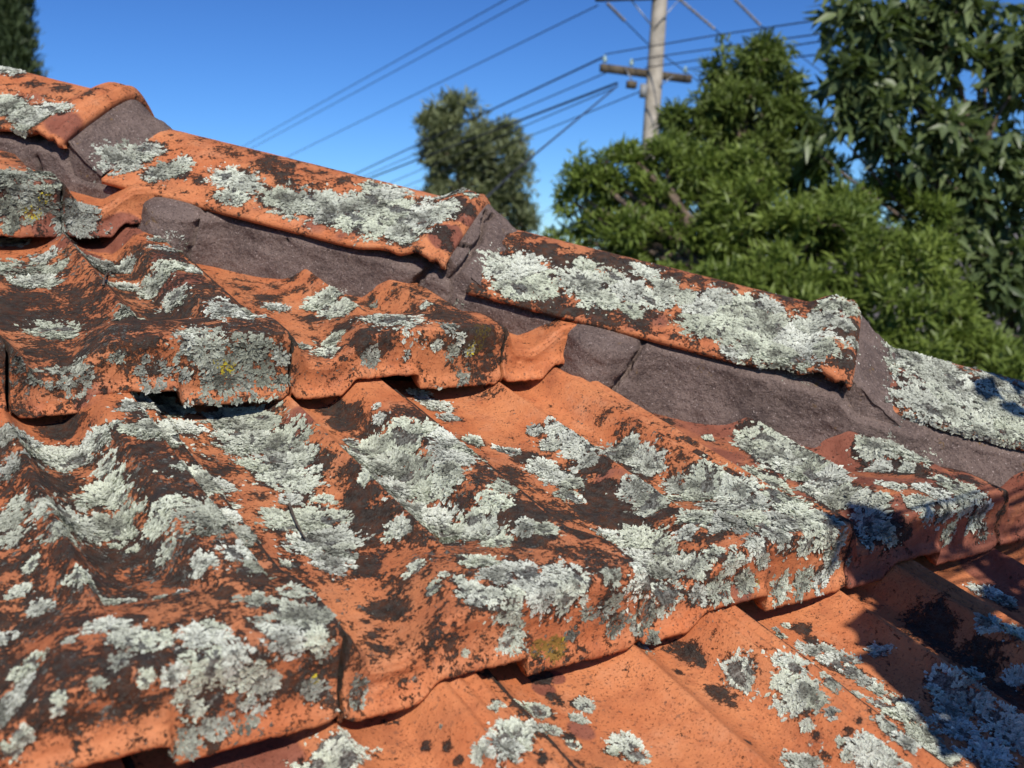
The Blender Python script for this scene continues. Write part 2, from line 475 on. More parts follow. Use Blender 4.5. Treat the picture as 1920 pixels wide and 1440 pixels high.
def hip_geo(nose, i, ns, na, seed):
    hw = 0.094 if i == 4 else HALF
    s = np.linspace(-hw, hw, ns)
    q = np.concatenate([np.linspace(0.364, 0.06, na), np.linspace(0.0585, 0.001, max(8, na // 4))])
    rows = []
    for qq in q:
        c = crest_at(qq, i)
        col = 0.0125 * (sstep(0.050, 0.026, qq)) - 0.0022 * math.exp(-((qq - 0.0135) / 0.0022) ** 2) - 0.006 * sstep(0.008, 0.0, qq)
        b = hip_b(s, c) + col
        sc_ = 1 + 0.055 * sstep(0.045, 0.02, qq)
        # edge lifts just above the collar
        lift = 0.006 * math.exp(-((qq - 0.060) / 0.020) ** 2)
        b = b + lift * sstep(0.85, 1.0, np.abs(s) / hw) - 0.004 * sstep(0.035, 0.015, qq) * sstep(0.8, 1.0, np.abs(s) / hw)
        rows.append(np.stack([np.full(ns, nose - qq), s * sc_, b], 1))
    # end of the nose: turn in
    last = rows[-1]
    for d, da in ((0.003, 0.002), (0.009, 0.0015), (0.016, 0.0), (0.020, -0.02)):
        k = last.copy(); k[:, 0] += da; k[:, 1] *= 1 - d / HALF; k[:, 2] = np.interp(k[:, 1], last[:, 1], last[:, 2]) - d * 0.9
        rows.append(k)
    A = np.stack(rows, 0)
    e1 = A[:, :1] + np.array([0, 0.003, -0.005]); e2 = A[:, -1:] + np.array([0, -0.003, -0.005])
    e1b = A[:, :1] + np.array([0, 0.014, -0.004]); e2b = A[:, -1:] + np.array([0, -0.014, -0.004])
    A = np.concatenate([e1b, e1, A, e2, e2b], 1)
    nr, nc = A.shape[:2]
    P = A.reshape(-1, 3)
    V = hip_world(P[:, 0], P[:, 1], P[:, 2])
    nz = (fbm(V, 7, 2, seed) - 0.5) * 0.0014 + (fbm(V, 120, 3, seed + 3) - 0.5) * 0.0006
    V = V + np.outer(nz, HB)
    return V, grid_faces(nr, nc, flip=False)

hips_detail = []
for i, nz_ in enumerate(HIP_NOSE):
    hi = 1 <= i <= 4
    V, F = hip_geo(nz_, i, 130 if hi else 40, 150 if hi else 30, 40 + i)
    if hi:
        hips_detail.append((i, V, F))
    else:
        link('hip_tile', mesh_np('hip_tile', V, F, CLAY), ROOF)

# ------------------------------------------------------------------ mortar
def cast(V, F, x, y):
    """first hit of a pixel ray on one small quad mesh"""
    o = CAM; d = ray(x, y)
    T = np.concatenate([F[:, [0, 1, 2]], F[:, [0, 2, 3]]])
    a, b, c = V[T[:, 0]], V[T[:, 1]], V[T[:, 2]]
    e1, e2 = b - a, c - a
    h = np.cross(d, e2); det = (e1 * h).sum(1); det[np.abs(det) < 1e-14] = 1e-14
    sv = o - a; uu = (sv * h).sum(1) / det
    q = np.cross(sv, e1); vv = (q @ d) / det; t = (e2 * q).sum(1) / det
    ok = (uu >= -1e-4) & (vv >= -1e-4) & (uu + vv <= 1.0002) & (t > 0)
    if not ok.any(): return None
    return o + d * t[ok].min()

def poly_dist(P, poly):
    best = np.full(len(P), 1e9)
    for a, b in zip(poly[:-1], poly[1:]):
        ab = b - a; t = np.clip(((P - a) @ ab) / (ab @ ab + 1e-12), 0, 1)
        best = np.minimum(best, np.linalg.norm(P - (a + t[:, None] * ab), axis=1))
    return best

def split_mortar(name, V, F, inward, cracks, depth=0.014):
    """sink the cracks into the sheet and part it into the lumps they leave"""
    N = np.zeros(len(V))
    core = np.zeros(len(V), bool)
    for poly_px, wdt in cracks:
        poly = [cast(V, F, *p) for p in poly_px]
        poly = [p for p in poly if p is not None]
        if len(poly) < 2: continue
        # jagged
        fine = []
        for a, b in zip(poly[:-1], poly[1:]):
            k = max(2, int(np.linalg.norm(b - a) / 0.006))
            for j in range(k):
                fine.append(a + (b - a) * j / k + (rng.normal(0, 0.0009, 3) if j else 0))
        fine.append(poly[-1])
        d = poly_dist(V, fine)
        wv = wdt * (0.75 + 0.7 * noise(V, 120, 5))
        N = np.maximum(N, sstep(wv * 1.25, wv * 0.55, d))
        N = np.maximum(N, 0.09 * sstep(wv * 4.0, wv, d))
        core |= d < wv * 0.9
    V = V + np.outer(N * depth, inward)
    # connected lumps
    fcore = core[F].sum(1) >= 2
    lab = np.arange(len(V))
    E = F[~fcore]
    for _ in range(4000):
        m = lab[E].min(1)
        new = lab.copy()
        np.minimum.at(new, E.ravel(), np.repeat(m, 4))
        new = new[new]
        if (new == lab).all(): break
        lab = new
    flab = lab[F[:, 0]]
    flab[fcore] = -1
    ids, cnt = np.unique(flab[~fcore], return_counts=True)
    big = ids[cnt > 60]
    main = ids[np.argmax(cnt)]
    sel = np.where(np.isin(flab, big), flab, main)
    out = []
    for k in big:
        v2, f2 = compact(V, F[sel == k])
        out.append((name, v2, f2))
    return out

mortar_parts = []
# bedding: the face under the edge of the hip tiles, standing on the roof tiles
A0, A1 = -0.75, 0.86
na, nb = int((A1 - A0) / 0.0016), 54
aa = np.linspace(A0, A1, na)
def edge_z(a):                                         # height over the roof plane of the hip tile's lower edge
    ii = np.searchsorted(np.array(HIP_NOSE), a - 0.004)
    q = np.array(HIP_NOSE)[ii] - a
    hw = np.where(ii == 4, 0.094, HALF)
    b = hip_b(hw, crest_at(q, ii)) - 0.005
    P_ = HP0 + np.outer(a, DH) + (hw - 0.012)[:, None] * HS + b[:, None] * HB
    return P_ @ N1
ez_ = edge_z(aa)
ez_ = np.convolve(np.pad(ez_, 6, mode='edge'), np.ones(13) / 13, 'valid')
AA = np.repeat(aa[None], nb, 0)
ZZ = np.linspace(1, 0, nb)[:, None] * (ez_[None] + 0.014 + 0.030) - 0.030

sN = np.stack([AA.ravel() * 1.0, ZZ.ravel() * 1.6, np.zeros(AA.size)], 1)
SS = 0.6650 + (fbm(sN, 14, 3, 21) - 0.5) * 0.007 + (fbm(sN, 70, 4, 22) - 0.5) * 0.0036 + 0.014 * sstep(0.47, 0.50, AA.ravel()) * sstep(0.02, 0.05, ZZ.ravel()) + 0.034 * sstep(0.006, -0.014, (ez_[None] - ZZ).ravel()) - 0.012 * sstep(0.04, -0.03, ZZ.ravel())
for v_ in (2, 1, 0):
    x_ = (0.65 * HN - v_ * G) / IC; a_n = (x_ - IC * v_ * G) / HN
    SS = SS - 0.032 * np.exp(-np.abs((AA.ravel() - a_n - 0.034) / 0.036) ** 3) * sstep(0.072, 0.038, ZZ.ravel())
# back from (a, s) to roof X, Y
Xr = (AA.ravel() / HN + IC * SS / HN)
Yr = (SS / HN - IC * AA.ravel() / HN)
VB = np.stack([Xr, Yr, ZZ.ravel()], 1) @ M.T
FB = grid_faces(nb, na)
inw = M @ np.array([IC, 1, 0]) / HN
CR = [([(78, 205), (76, 235), (74, 262), (70, 300), (73, 330), (70, 365), (70, 400)], 0.0020),
      ([(322, 300), (312, 325), (300, 340), (282, 352), (266, 362), (250, 372), (240, 395), (230, 430)], 0.0022),
      ([(402, 340), (398, 360), (394, 380), (380, 398), (367, 420), (360, 440), (352, 470), (345, 500), (338, 530)], 0.0019),
      ([(796, 430), (800, 455), (800, 472), (806, 490), (808, 507), (792, 516), (779, 530), (777, 540), (770, 552), (768, 575), (764, 600), (760, 640)], 0.0034),
      ([(808, 507), (830, 514), (850, 523), (880, 532), (910, 540), (940, 546), (975, 556)], 0.0026),
      ([(851, 523), (850, 535), (850, 548), (848, 562), (845, 580), (843, 610), (840, 650)], 0.0030),
      ([(1214, 560), (1214, 600), (1213, 620), (1211, 634), (1200, 655), (1190, 672), (1178, 695), (1168, 708), (1150, 730), (1135, 760), (1120, 800)], 0.0026),
      ([(520, 405), (540, 430), (538, 452)], 0.0014)]
mortar_parts += split_mortar('mortar_bedding', VB, FB, inw, CR)
# pointing: the wedge that fills from each nose down to the next hip tile
WCR = {2: [([(840, 530), (848, 521), (862, 505), (876, 488), (887, 473), (890, 463), (903, 450), (907, 430), (908, 413), (914, 396), (920, 384)], 0.0026),
           ([(850, 452), (862, 457), (876, 459), (890, 463)], 0.0022),
           ([(908, 413), (918, 408), (926, 402), (938, 396)], 0.0020)]}
for i in range(1, 5):
    nose = HIP_NOSE[i]
    ns, nq = (170, 44)
    s = np.linspace(-HALF * 0.98, HALF * 1.23, ns)
    q = np.linspace(0, 1, nq)
    Sg, Qg = np.meshgrid(s, q); Sg = Sg.ravel(); Qg = Qg.ravel()
    Ln = 0.049 + 0.030 * (fbm(np.stack([Sg, Sg * 0 + i, Sg * 0], 1), 30, 4, 61) - 0.5) + (0.012 if i == 1 else 0.0) * sstep(0.02, -0.02, np.abs(Sg) - 0.03)
    a = nose - 0.004 + (Ln + 0.004) * Qg
    top = hip_b(Sg, crest_at(0, i)) + 0.0125 - 0.006 - (0.006 if i == 1 else 0.001)
    qn = HIP_NOSE[i + 1] - a
    low_b = hip_b(Sg, crest_at(qn, i + 1))
    bb = top + (low_b - 0.0035 - top) * (Qg ** 1.15) - 0.003 * np.sin(Qg * math.pi)
    bb = bb + (fbm(np.stack([a, Sg, bb], 1), 55, 4, 71) - 0.5) * 0.011 * np.sin(np.clip(Qg, 0.03, 1) * math.pi)
    Vw = hip_world(a, Sg, bb)
    # below the edge of the tile the pointing runs on down into the bedding
    ex_ = np.clip((Sg - HALF * 0.93) / (HALF * 0.30), 0, 1)
    sel_ = ex_ > 0
    se = np.full(sel_.sum(), HALF * 0.93)
    qe = HIP_NOSE[i + 1] - a[sel_]
    te = hip_b(se, crest_at(0, i)) + 0.0055; le = hip_b(se, crest_at(qe, i + 1)) - 0.0035
    be = te + (le - te) * Qg[sel_] ** 1.15
    top3 = hip_world(a[sel_], se, be)
    sb = 0.667; zb_ = 0.006
    bot3 = np.stack([a[sel_] / HN + IC * sb / HN, sb / HN - IC * a[sel_] / HN, np.full(sel_.sum(), zb_)], 1) @ M.T
    e3 = ex_[sel_][:, None]
    inw3 = (M @ np.array([IC, 1, 0]) / HN)
    Vw[sel_] = top3 + (bot3 - top3) * e3 + inw3 * (0.016 * np.abs(2 * Qg[sel_] - 1) ** 3 * e3[:, 0])[:, None]
    Vw[sel_] += np.outer((fbm(Vw[sel_], 60, 3, 75) - 0.5) * 0.004, inw3)
    Fw = grid_faces(nq, ns)
    mortar_parts += split_mortar('mortar_pointing', Vw, Fw, -(0.6 * HB + 0.45 * DH + 0.65 * HS), WCR.get(i, []), 0.011)

# ------------------------------------------------------------------ put the close surfaces into the scene
surf = []       # dict per close surface: object, world verts, faces, base red, base dark, lichen allowed
for key, (V, F, mw, red, dk, gy) in tiles_detail.items():
    me = mesh_np('roof_tile', V, F, CLAY)
    o = link('roof_tile', me, ROOF, mw)
    surf.append(dict(o=o, me=me, V=V @ mw[:3, :3].T + mw[:3, 3], F=F, red=red, dark=dk, grey=gy, mw=mw, clay=True, key=key))
HB_BASE = {1: (.12, .18), 2: (.05, .20), 3: (.25, .45), 4: (.3, .3)}
for i, V, F in hips_detail:
    me = mesh_np('hip_tile', V, F, CLAY)
    o = link('hip_tile', me, ROOF)
    surf.append(dict(o=o, me=me, V=V, F=F, red=HB_BASE[i][0], dark=HB_BASE[i][1], grey=0.05, mw=np.eye(4), clay=True, key=('hip', i)))
for name, V, F in mortar_parts:
    me = mesh_np(name, V, F, MORTAR)
    o = link(name, me, ROOF)
    surf.append(dict(o=o, me=me, V=V, F=F, mw=np.eye(4), clay=False, key=('mortar',)))

bpy.context.view_layer.update()
dg = bpy.context.evaluated_depsgraph_get()
def hit(x, y):
    d = ray(x, y); n = np.linalg.norm(d)
    ok, loc, nor, idx, ob, _ = sc.ray_cast(dg, Vector(CAM), Vector(d / n), distance=5.0)
    if not ok: return None
    loc = np.array(loc)
    return loc, float((loc - CAM) @ FWD), np.array(nor)

# lichen colonies as seen from the ladder: x, y, radius (pixels of the photograph), tone
def parse(s):
    out = []
    for tok in s.split():
        p = tok.split(',')
        out.append(tuple(float(c) for c in p))
    return out
PALE = parse('''
30,330,32,.6 80,325,20,.6 15,395,22,.6 75,385,18,.5 95,340,12,.5 145,410,26,.55 40,360,16,.5
15,200,22 45,215,20 65,225,22 90,210,22 112,205,14 45,240,13 10,130,16
225,300,26 250,288,24 275,278,18 300,325,18 320,318,20 432,335,22 455,345,22 440,368,20 520,370,22 550,378,28 590,382,30 630,392,30 670,390,26 705,385,34 740,400,38 785,408,36 755,438,26 700,428,22 820,398,26 850,362,15,.7 885,366,10 700,350,14 660,410,26 610,400,20 725,365,24 345,300,8
945,500,28 975,510,34 1000,528,30 965,540,24 1095,530,30 1125,560,24 1145,520,18 1178,545,24 1230,560,24 1250,540,18 1320,575,30 1370,600,42 1430,610,46 1490,640,46 1410,640,36 1470,662,34 1320,608,26 1350,560,22 1562,568,18 1592,580,15 1545,600,22 1545,650,22 1602,645,10 1360,480,14 1210,510,16 1395,570,22 1440,575,20 1100,500,16 1290,560,18 1515,615,24 1180,580,14 1580,605,14 1370,660,12 1395,658,10
1715,675,36 1755,695,40 1800,735,44 1855,760,44 1735,755,36 1830,795,36 1890,800,34 1905,740,26 1700,655,20 1790,780,30 1870,720,24 1770,740,30
20,456,18 83,484,18 40,505,34,.55 100,505,20 60,528,28 85,532,18 105,622,32 185,500,30,.5 235,500,18 300,450,12 330,452,12 345,462,9 298,464,9 315,468,8 295,525,26 315,500,26 285,545,16 345,500,12 365,508,12 328,560,20 200,530,12 232,540,16 240,582,18,.55 440,582,34 465,590,20 383,655,30,.7 355,640,14 470,650,26,.4 430,705,34,.45 400,690,20,.5 490,700,20,.4 460,720,18,.4 130,703,26,.5 150,710,16,.4 72,703,12,.4 37,683,10,.5 290,700,20,.4 220,668,8,.5 528,668,12,.5 345,705,8,.4 530,715,10,.4
610,562,24 632,582,22 655,575,12 620,640,16 613,662,16 700,575,6 743,598,34,.75 800,570,9 860,575,8 843,613,11,.6 863,635,7 820,647,8 883,657,8,.5 847,662,9,.5 697,670,11,.5 867,707,11,.4 763,663,6,.5 518,577,14 568,650,10 640,545,6 690,600,5
262,755,22 293,752,22 245,762,16 327,770,18 312,812,36 350,803,22 285,805,24 247,807,14 187,823,22 165,830,14 105,860,36 140,862,24 200,877,18 45,823,26,.6 10,815,20,.6 200,927,32 222,937,18 383,905,38 420,910,18 140,983,44 215,990,36 110,990,24 320,943,22 300,973,22 390,970,42,.7 430,968,24 450,1003,30,.6 20,877,20,.5 20,975,24,.6 33,943,14 60,850,14,.6 90,1000,14,.5
20,1010,18,.6 33,1110,13 77,1140,18 7,1200,14 53,1250,22 15,1327,30 40,1290,18 317,1030,16 377,1057,22 453,1040,28 475,1060,22,.6 150,1075,18 167,1090,12 207,1130,12 240,1127,10 200,1173,22 235,1193,25 277,1200,25 300,1193,13 383,1193,27 400,1173,16 483,1127,20 553,1110,20 567,1160,40 547,1187,32 590,1193,24 500,1180,13 400,1253,32 433,1243,28 460,1267,26 493,1280,22 490,1310,18,.5 353,1300,20 362,1327,15 327,1270,15 273,1273,12 220,1240,16,.5 180,1280,10,.6 110,1310,10 40,1380,12 23,1410,13 397,1360,15,.5 427,1353,14,.4 457,1323,8 350,1397,20,.5 460,1360,14,.4 583,1293,16,.4 110,1330,6 60,1060,12 250,1030,8 340,1110,9 300,1120,7 540,1060,10 130,1200,8
433,787,32 483,793,30 467,827,40 517,833,36 517,868,34 560,860,26 533,898,32 567,908,22 493,872,24 533,977,28 583,977,36 617,1010,36 570,1020,28 635,970,14 633,1030,24 622,1058,24 545,940,14 450,800,20 590,880,10 610,935,10 600,1045,14
783,737,16 795,750,12 823,763,16 842,783,12 707,763,6 713,783,9 765,818,32 733,827,24 690,847,26 667,857,18 723,873,36 773,893,32 740,917,36 790,923,28 827,905,24 838,825,28 873,840,24 853,857,28 838,883,24 887,827,16 773,957,28 813,973,28 840,1000,32 890,1003,32 933,1017,22 887,977,18 940,913,16 925,940,20 957,847,10 940,843,9 747,990,16 733,1003,11 780,1063,14 767,1075,10 690,890,16 660,830,10
900,1053,26 935,1077,26 983,1070,30 1017,1103,34 1050,1077,30 1060,1110,30 1080,1087,22 883,1108,18 917,1117,22 890,1127,12 960,1150,20,.7 963,1187,20,.7 948,1200,14,.7 967,1113,16 873,1222,8,.7 670,1293,15,.7 668,1315,10,.6 1130,1153,15,.4 1150,1173,15,.4 1147,1080,15,.5 1073,1190,10,.4 1023,990,16 983,987,14 833,1077,6 777,1063,9 1100,1150,9,.4 1150,1130,12,.4 810,1105,12 860,1090,8
1007,807,10 1043,803,18 1067,817,18 1090,840,22 1100,862,12 1033,833,14 1020,880,22,.95 1050,895,22,.95 1067,905,16,.95 1063,930,15 1080,937,10 1157,853,24 1207,867,24 1235,877,10 1200,913,24 1223,940,24 1213,963,12 1267,917,18 1140,1000,14 1160,1010,15 1193,1013,26 1223,1017,24 1207,1047,28 1240,1040,24 1257,1067,22 1213,1083,28 1232,1068,30 1245,1110,26 1212,1150,22,.7 1200,1175,14,.5 1280,1060,20 1180,835,14
1313,970,28 1300,1060,20 1363,977,32 1413,973,32 1463,977,32 1513,980,32 1547,1000,26 1563,1027,18,.7 1557,1060,14,.6 1513,1020,18 1453,1000,24 1420,1020,20 1340,1033,14 1380,1053,18,.7 1430,1053,14,.6 1507,1087,20,.7 1535,1088,16,.7 1463,1103,18,.7 1397,1092,18,.7 1347,1107,22,.8 1307,1115,15,.7 1320,910,34 1380,917,34 1430,900,30 1363,950,34 1463,933,30 1493,960,32 1330,823,8 1410,945,28 1540,975,24 1285,1000,16 1280,935,16 1300,880,8
1430,827,28 1453,833,28 1480,867,32 1513,883,28 1547,900,28 1580,930,26 1613,937,20 1647,937,13 1440,853,22 1553,933,16 1500,850,20 1630,975,26,.8 1648,995,18,.8 1627,1020,7 1591,1054,6,.5 1400,835,14 1520,920,14
1640,837,24 1673,843,24 1713,853,24 1747,867,14 1647,877,15 1680,910,16 1753,923,24 1730,943,20 1797,917,24 1830,927,18 1845,955,12 1773,957,16 1779,1000,14,.5 1830,972,16 1841,1000,10,.5 1620,830,12 1700,880,10 1810,945,18 1765,900,12
633,1407,32,1 615,1430,32,1 660,1420,18,1 967,1377,28,1 948,1403,24,1 993,1327,13 1012,1333,18 1032,1370,15 900,1413,12 930,1323,9 1087,1347,9 1093,1323,13 1173,1393,18,1 1192,1417,14,1 1147,1407,9 1073,1397,9 1200,1207,15 1223,1203,13 707,1407,4 827,1363,3 1005,1360,16
1387,1263,22,1 1480,1245,21,1 1473,1277,17,1 1500,1302,24,1 1522,1312,14,1 1520,1220,17 1547,1217,13 1563,1240,20 1587,1237,14 1563,1277,14 1600,1260,15 1623,1277,14 1643,1293,13 1680,1313,12 1707,1320,12 1463,1193,6 1470,1173,5 1647,1220,12,.9 1513,1357,9 1560,1337,7 1603,1303,7 1647,1320,12 1680,1337,20 1663,1353,17 1713,1343,17 1730,1377,24 1697,1393,17 1630,1417,24 1663,1430,24 1507,1433,20 1780,1293,28,.9 1763,1277,20,.9 1827,1267,10 1847,1110,17 1880,1127,15 1857,1167,15 1907,1193,18 1907,1270,14 1780,1327,20 1830,1320,24 1880,1353,24 1913,1387,20 1797,1367,24 1760,1420,24 1850,1420,30 1575,1390,5 1590,1420,8 1535,1335,4 1620,1380,9 1455,1180,4
1485,705,10,.5 1510,715,7,.5 1390,665,8
''')
DARK = parse('''
60,600,60,.95 150,612,55,.75 250,600,50,.85 330,590,50,.85 420,560,44,.8 470,620,40,.8 250,555,40,.6 20,570,40,.9 210,540,30,.6 70,660,30,.7 400,690,24,.6 290,690,20,.9 200,680,14,.8 500,560,24,.7 60,560,40,.8 370,600,40,.8 440,620,40,.7 380,530,24,.5 15,610,30,.9 130,655,26,.5
650,610,36,.8 700,630,40,.8 780,590,36,.6 830,590,44,.8 890,640,36,.95 900,690,36,.9 720,655,20,.9 690,690,14,.7 585,600,24,.7 660,560,14,.6 870,600,30,.7 850,690,24,.6
270,775,22,1 110,775,22,.7 120,805,36,.8 340,880,36,1 330,920,28,.8 230,1040,48,1 190,1050,40,1 100,905,30,.9 130,1110,30,.9 230,1120,42,.9 50,1180,42,.8 330,1090,28,.9 480,1080,36,.9 290,1230,34,.8 120,1250,28,.9 240,1300,22,1 215,1340,18,.95 560,1275,36,1 525,1290,24,.9 130,1330,16,.8 400,1390,28,.7 480,1170,22,.9 420,1110,22,.8 60,700,24,.6 270,870,28,.7 170,1010,30,.8 370,870,20,.8 250,1160,26,.8 340,1230,20,.8 100,1180,22,.7 20,1160,24,.7 90,1320,18,.8 600,1290,20,.8 250,850,18,.7 60,930,18,.8 130,950,18,.7 200,950,20,.5
600,870,22,.9 680,930,36,.9 690,980,42,.9 650,790,30,.9 700,800,36,.7 620,770,20,.9 960,890,40,.6 980,960,44,1 1000,1000,42,.9 940,980,28,1 1080,1000,42,.8 860,1020,22,.7 715,1145,26,1 745,1140,26,1 685,1165,9,.9 680,1060,34,.8 760,1090,14,.9 750,1110,26,.7 1120,1060,28,.8 560,930,22,.9 640,1010,20,.8 720,950,24,.8 660,960,30,.9 1030,960,40,.8 700,1190,10,.8 710,1215,12,.8 1040,1020,30,.7 800,850,14,.3
990,860,28,.9 1130,930,42,.95 1170,970,48,1 1100,870,28,.9 1200,890,28,.7 1130,870,22,.9 1250,960,28,.7 1190,720,20,.7 1250,790,20,.6 1330,870,18,.9 1170,695,14,.7 1230,760,20,.6 1290,830,20,.5 1260,745,14,.5 1290,1000,26,.6 1110,960,30,.9 1080,900,24,.8 1150,1060,20,.5 1310,850,12,.8 1275,855,10,.7 1240,850,9,.7 1300,905,14,.8 1350,830,16,.5 1340,1010,18,.7 1440,1080,14,.6
1400,800,20,.7 1440,870,26,.4 1690,880,28,.95 1740,890,28,.7 1620,880,14,.4 1820,900,20,.8 1610,920,14,.5 1680,1000,30,.7 1660,960,20,.6 1840,990,16,.8
1290,1230,22,.9 1262,1215,16,.85 1312,1240,14,.85 1350,1300,20,1 1010,1270,20,.9 1040,1310,16,.9 1078,1320,10,.8 1500,1180,15,.8 1520,1200,15,.6 1670,1380,18,.7 840,1400,10,.85 800,1400,10,.85 860,1425,9,.85 745,1355,5,.9 1400,1390,7,.9 1530,1380,8,.9 1610,1350,9,.9 1600,1400,10,.9 1750,1180,45,.85 1830,1240,40,.85 1880,1300,40,.8 1740,1170,34,.8 1060,1380,14,.8 1020,1420,14,.8 1370,1320,9,.9 1270,1260,8,.8 1590,1370,7,.8 1085,1430,14,.7
60,160,20,.55 110,165,22,.6 30,140,14,.5 0,230,16,.6 170,175,12,.5 130,150,18,.5 75,165,16,.5
370,265,34,.35 420,285,28,.4 520,310,30,.7 540,335,24,.65 600,330,24,.5 650,345,24,.45 350,290,26,.3 290,290,18,.5 380,340,14,.7 860,380,22,.95 880,390,18,.95 830,435,18,.8 320,240,40,.3 460,280,40,.42 500,300,30,.5 400,320,16,.4 575,350,22,.4 840,460,14,.7 800,380,20,.6
1070,500,40,.9 1020,470,36,.8 1150,490,40,.9 1250,510,40,.7 1350,530,40,.6 1450,550,40,.6 1200,590,36,.7 1120,590,28,.8 1030,570,28,.95 1300,600,34,.6 1580,620,22,1 1590,670,22,1 1050,450,28,.7 1500,560,34,.6 1530,650,24,.8 1610,660,16,1 1090,580,24,.8 1600,610,20,.95
1700,720,24,.7 1780,680,24,.5 1850,700,24,.6 1690,750,20,.9
''')
REDP = parse('''
185,455,60,1 150,470,40,1 230,440,40,1 330,480,50,.8 430,770,40,1 560,790,50,.6 330,525,50,.6 1340,790,50,1 1400,800,40,1 1560,850,60,1 1600,860,50,1 1640,900,40,.8 560,875,40,.8 170,740,40,.5 60,760,40,.3 840,440,36,.9 870,400,30,.8 1560,580,40,.7 700,330,60,.5 800,350,60,.6 40,190,40,.6 120,230,40,.7 190,210,20,.5 630,420,60,.5 500,390,40,.4 1200,590,60,.5 1500,560,60,.6 1700,720,40,.9 1800,700,60,.5 500,1430,60,.9 420,1430,60,.9 1020,1290,24,.7 1040,1270,20,.8 1090,1370,30,.7 1870,1060,60,1 1900,1100,60,1 1620,1060,40,.6 1380,1100,40,.4 60,350,60,.7 100,420,40,.7 1150,900,40,.6 1180,860,30,.5 1080,700,30,.2
''')
MOSS = parse('''425,690,16,.8 410,680,10,.8 1040,1215,26,.8 1010,1215,20,.7 890,650,20,.5 905,620,18,.5 60,400,16,.6 85,370,14,.5 590,1275,12,.5 1420,1090,8,.6''')
def resolve(lst, dflt, grow):
    out = []
    for p in lst:
        h = hit(p[0], p[1])
        if h is None: continue
        out.append((h[0], grow * p[2] * h[1] / FPX, p[3] if len(p) > 3 else dflt, h[2]))
    return out
pale_p, dark_p, red_p, moss_p = resolve(PALE, 0.88, 1.52), resolve(DARK, 1, 1.5), resolve(REDP, 1, 1.2), resolve(MOSS, 1, 1.2)

halo_p = [(c, R * 1.45, 1.0, n_) for c, R, t_, n_ in pale_p]
def field(V, patches, soft):
    """blurred coverage 0..1 of round patches at points V"""
    r = np.zeros(len(V), np.float32)
    lo, hi_ = V.min(0) - 0.001, V.max(0) + 0.001
    for c, R, val, _ in patches:
        if ((c + 1.3 * R < lo) | (c - 1.3 * R > hi_)).any(): continue
        box_ = np.nonzero((np.abs(V - c) < 1.35 * R).all(1))[0]
        if not len(box_): continue
        d = np.linalg.norm(V[box_] - c, axis=1) / R
        r[box_] = np.maximum(r[box_], val * (1 - sstep(1 - soft, 1 + soft * 0.6, d)))
    return r

for s_ in surf:
    if not s_['clay']: continue
    V = s_['V']
    nzb = fbm(V, 26, 3, 31)
    dark = np.maximum(field(V, halo_p, 0.5) * (0.62 if s_['dark'] > 0.08 else 0.36), field(V, dark_p, 0.75) * 1.05); base_d = s_['dark'] + (nzb - 0.5) * 0.7
    if s_['key'][0] != 'hip':
        base_d = base_d - 0.45 * sstep(G - 0.09, G - 0.01, ((V - s_['mw'][:3, 3]) @ s_['mw'][:3, :3])[:, 1])
    dark = np.maximum(dark, base_d)
    pale = np.maximum(field(V, pale_p, 0.6), s_['grey'] + (fbm(V, 34, 3, 37) - 0.5) * 0.7)
    red = np.maximum(field(V, red_p, 0.5), s_['red'])
    if s_['key'][0] != 'hip':
        # turned-down noses take a redder tone
        loc_ = (V - s_['mw'][:3, 3]) @ s_['mw'][:3, :3]
        red = red + 0.16 * sstep(0.004, -0.003, loc_[:, 1])
        pale = pale * (1 - 0.8 * sstep(G - 0.08, G - 0.02, loc_[:, 1]) * (pale < 0.45))
        # grime gathers along the side joints
        ej = np.minimum(loc_[:, 0], W - loc_[:, 0])
        dark = np.maximum(dark, (0.60 if s_['dark'] > 0.05 else 0.40) * sstep(0.012, 0.003, ej)); dark = np.maximum(dark, 1.6 * sstep(0.0040, 0.0024, ej) * (loc_[:, 1] > 0.002))
        nf_ = sstep(0.004, -0.004, loc_[:, 1]); dark = dark * (1 - 0.38 * nf_); pale = pale * (1 - 0.3 * nf_ * (pale < 0.45))
    moss = field(V, moss_p, 0.4)
    for n_, a_ in (('dark', dark), ('pale', pale * 0.9), ('red', red), ('moss', moss)):
        at_ = s_['me'].attributes.new(n_, 'FLOAT', 'POINT'); at_.data.foreach_set('value', np.asarray(a_, np.float32))

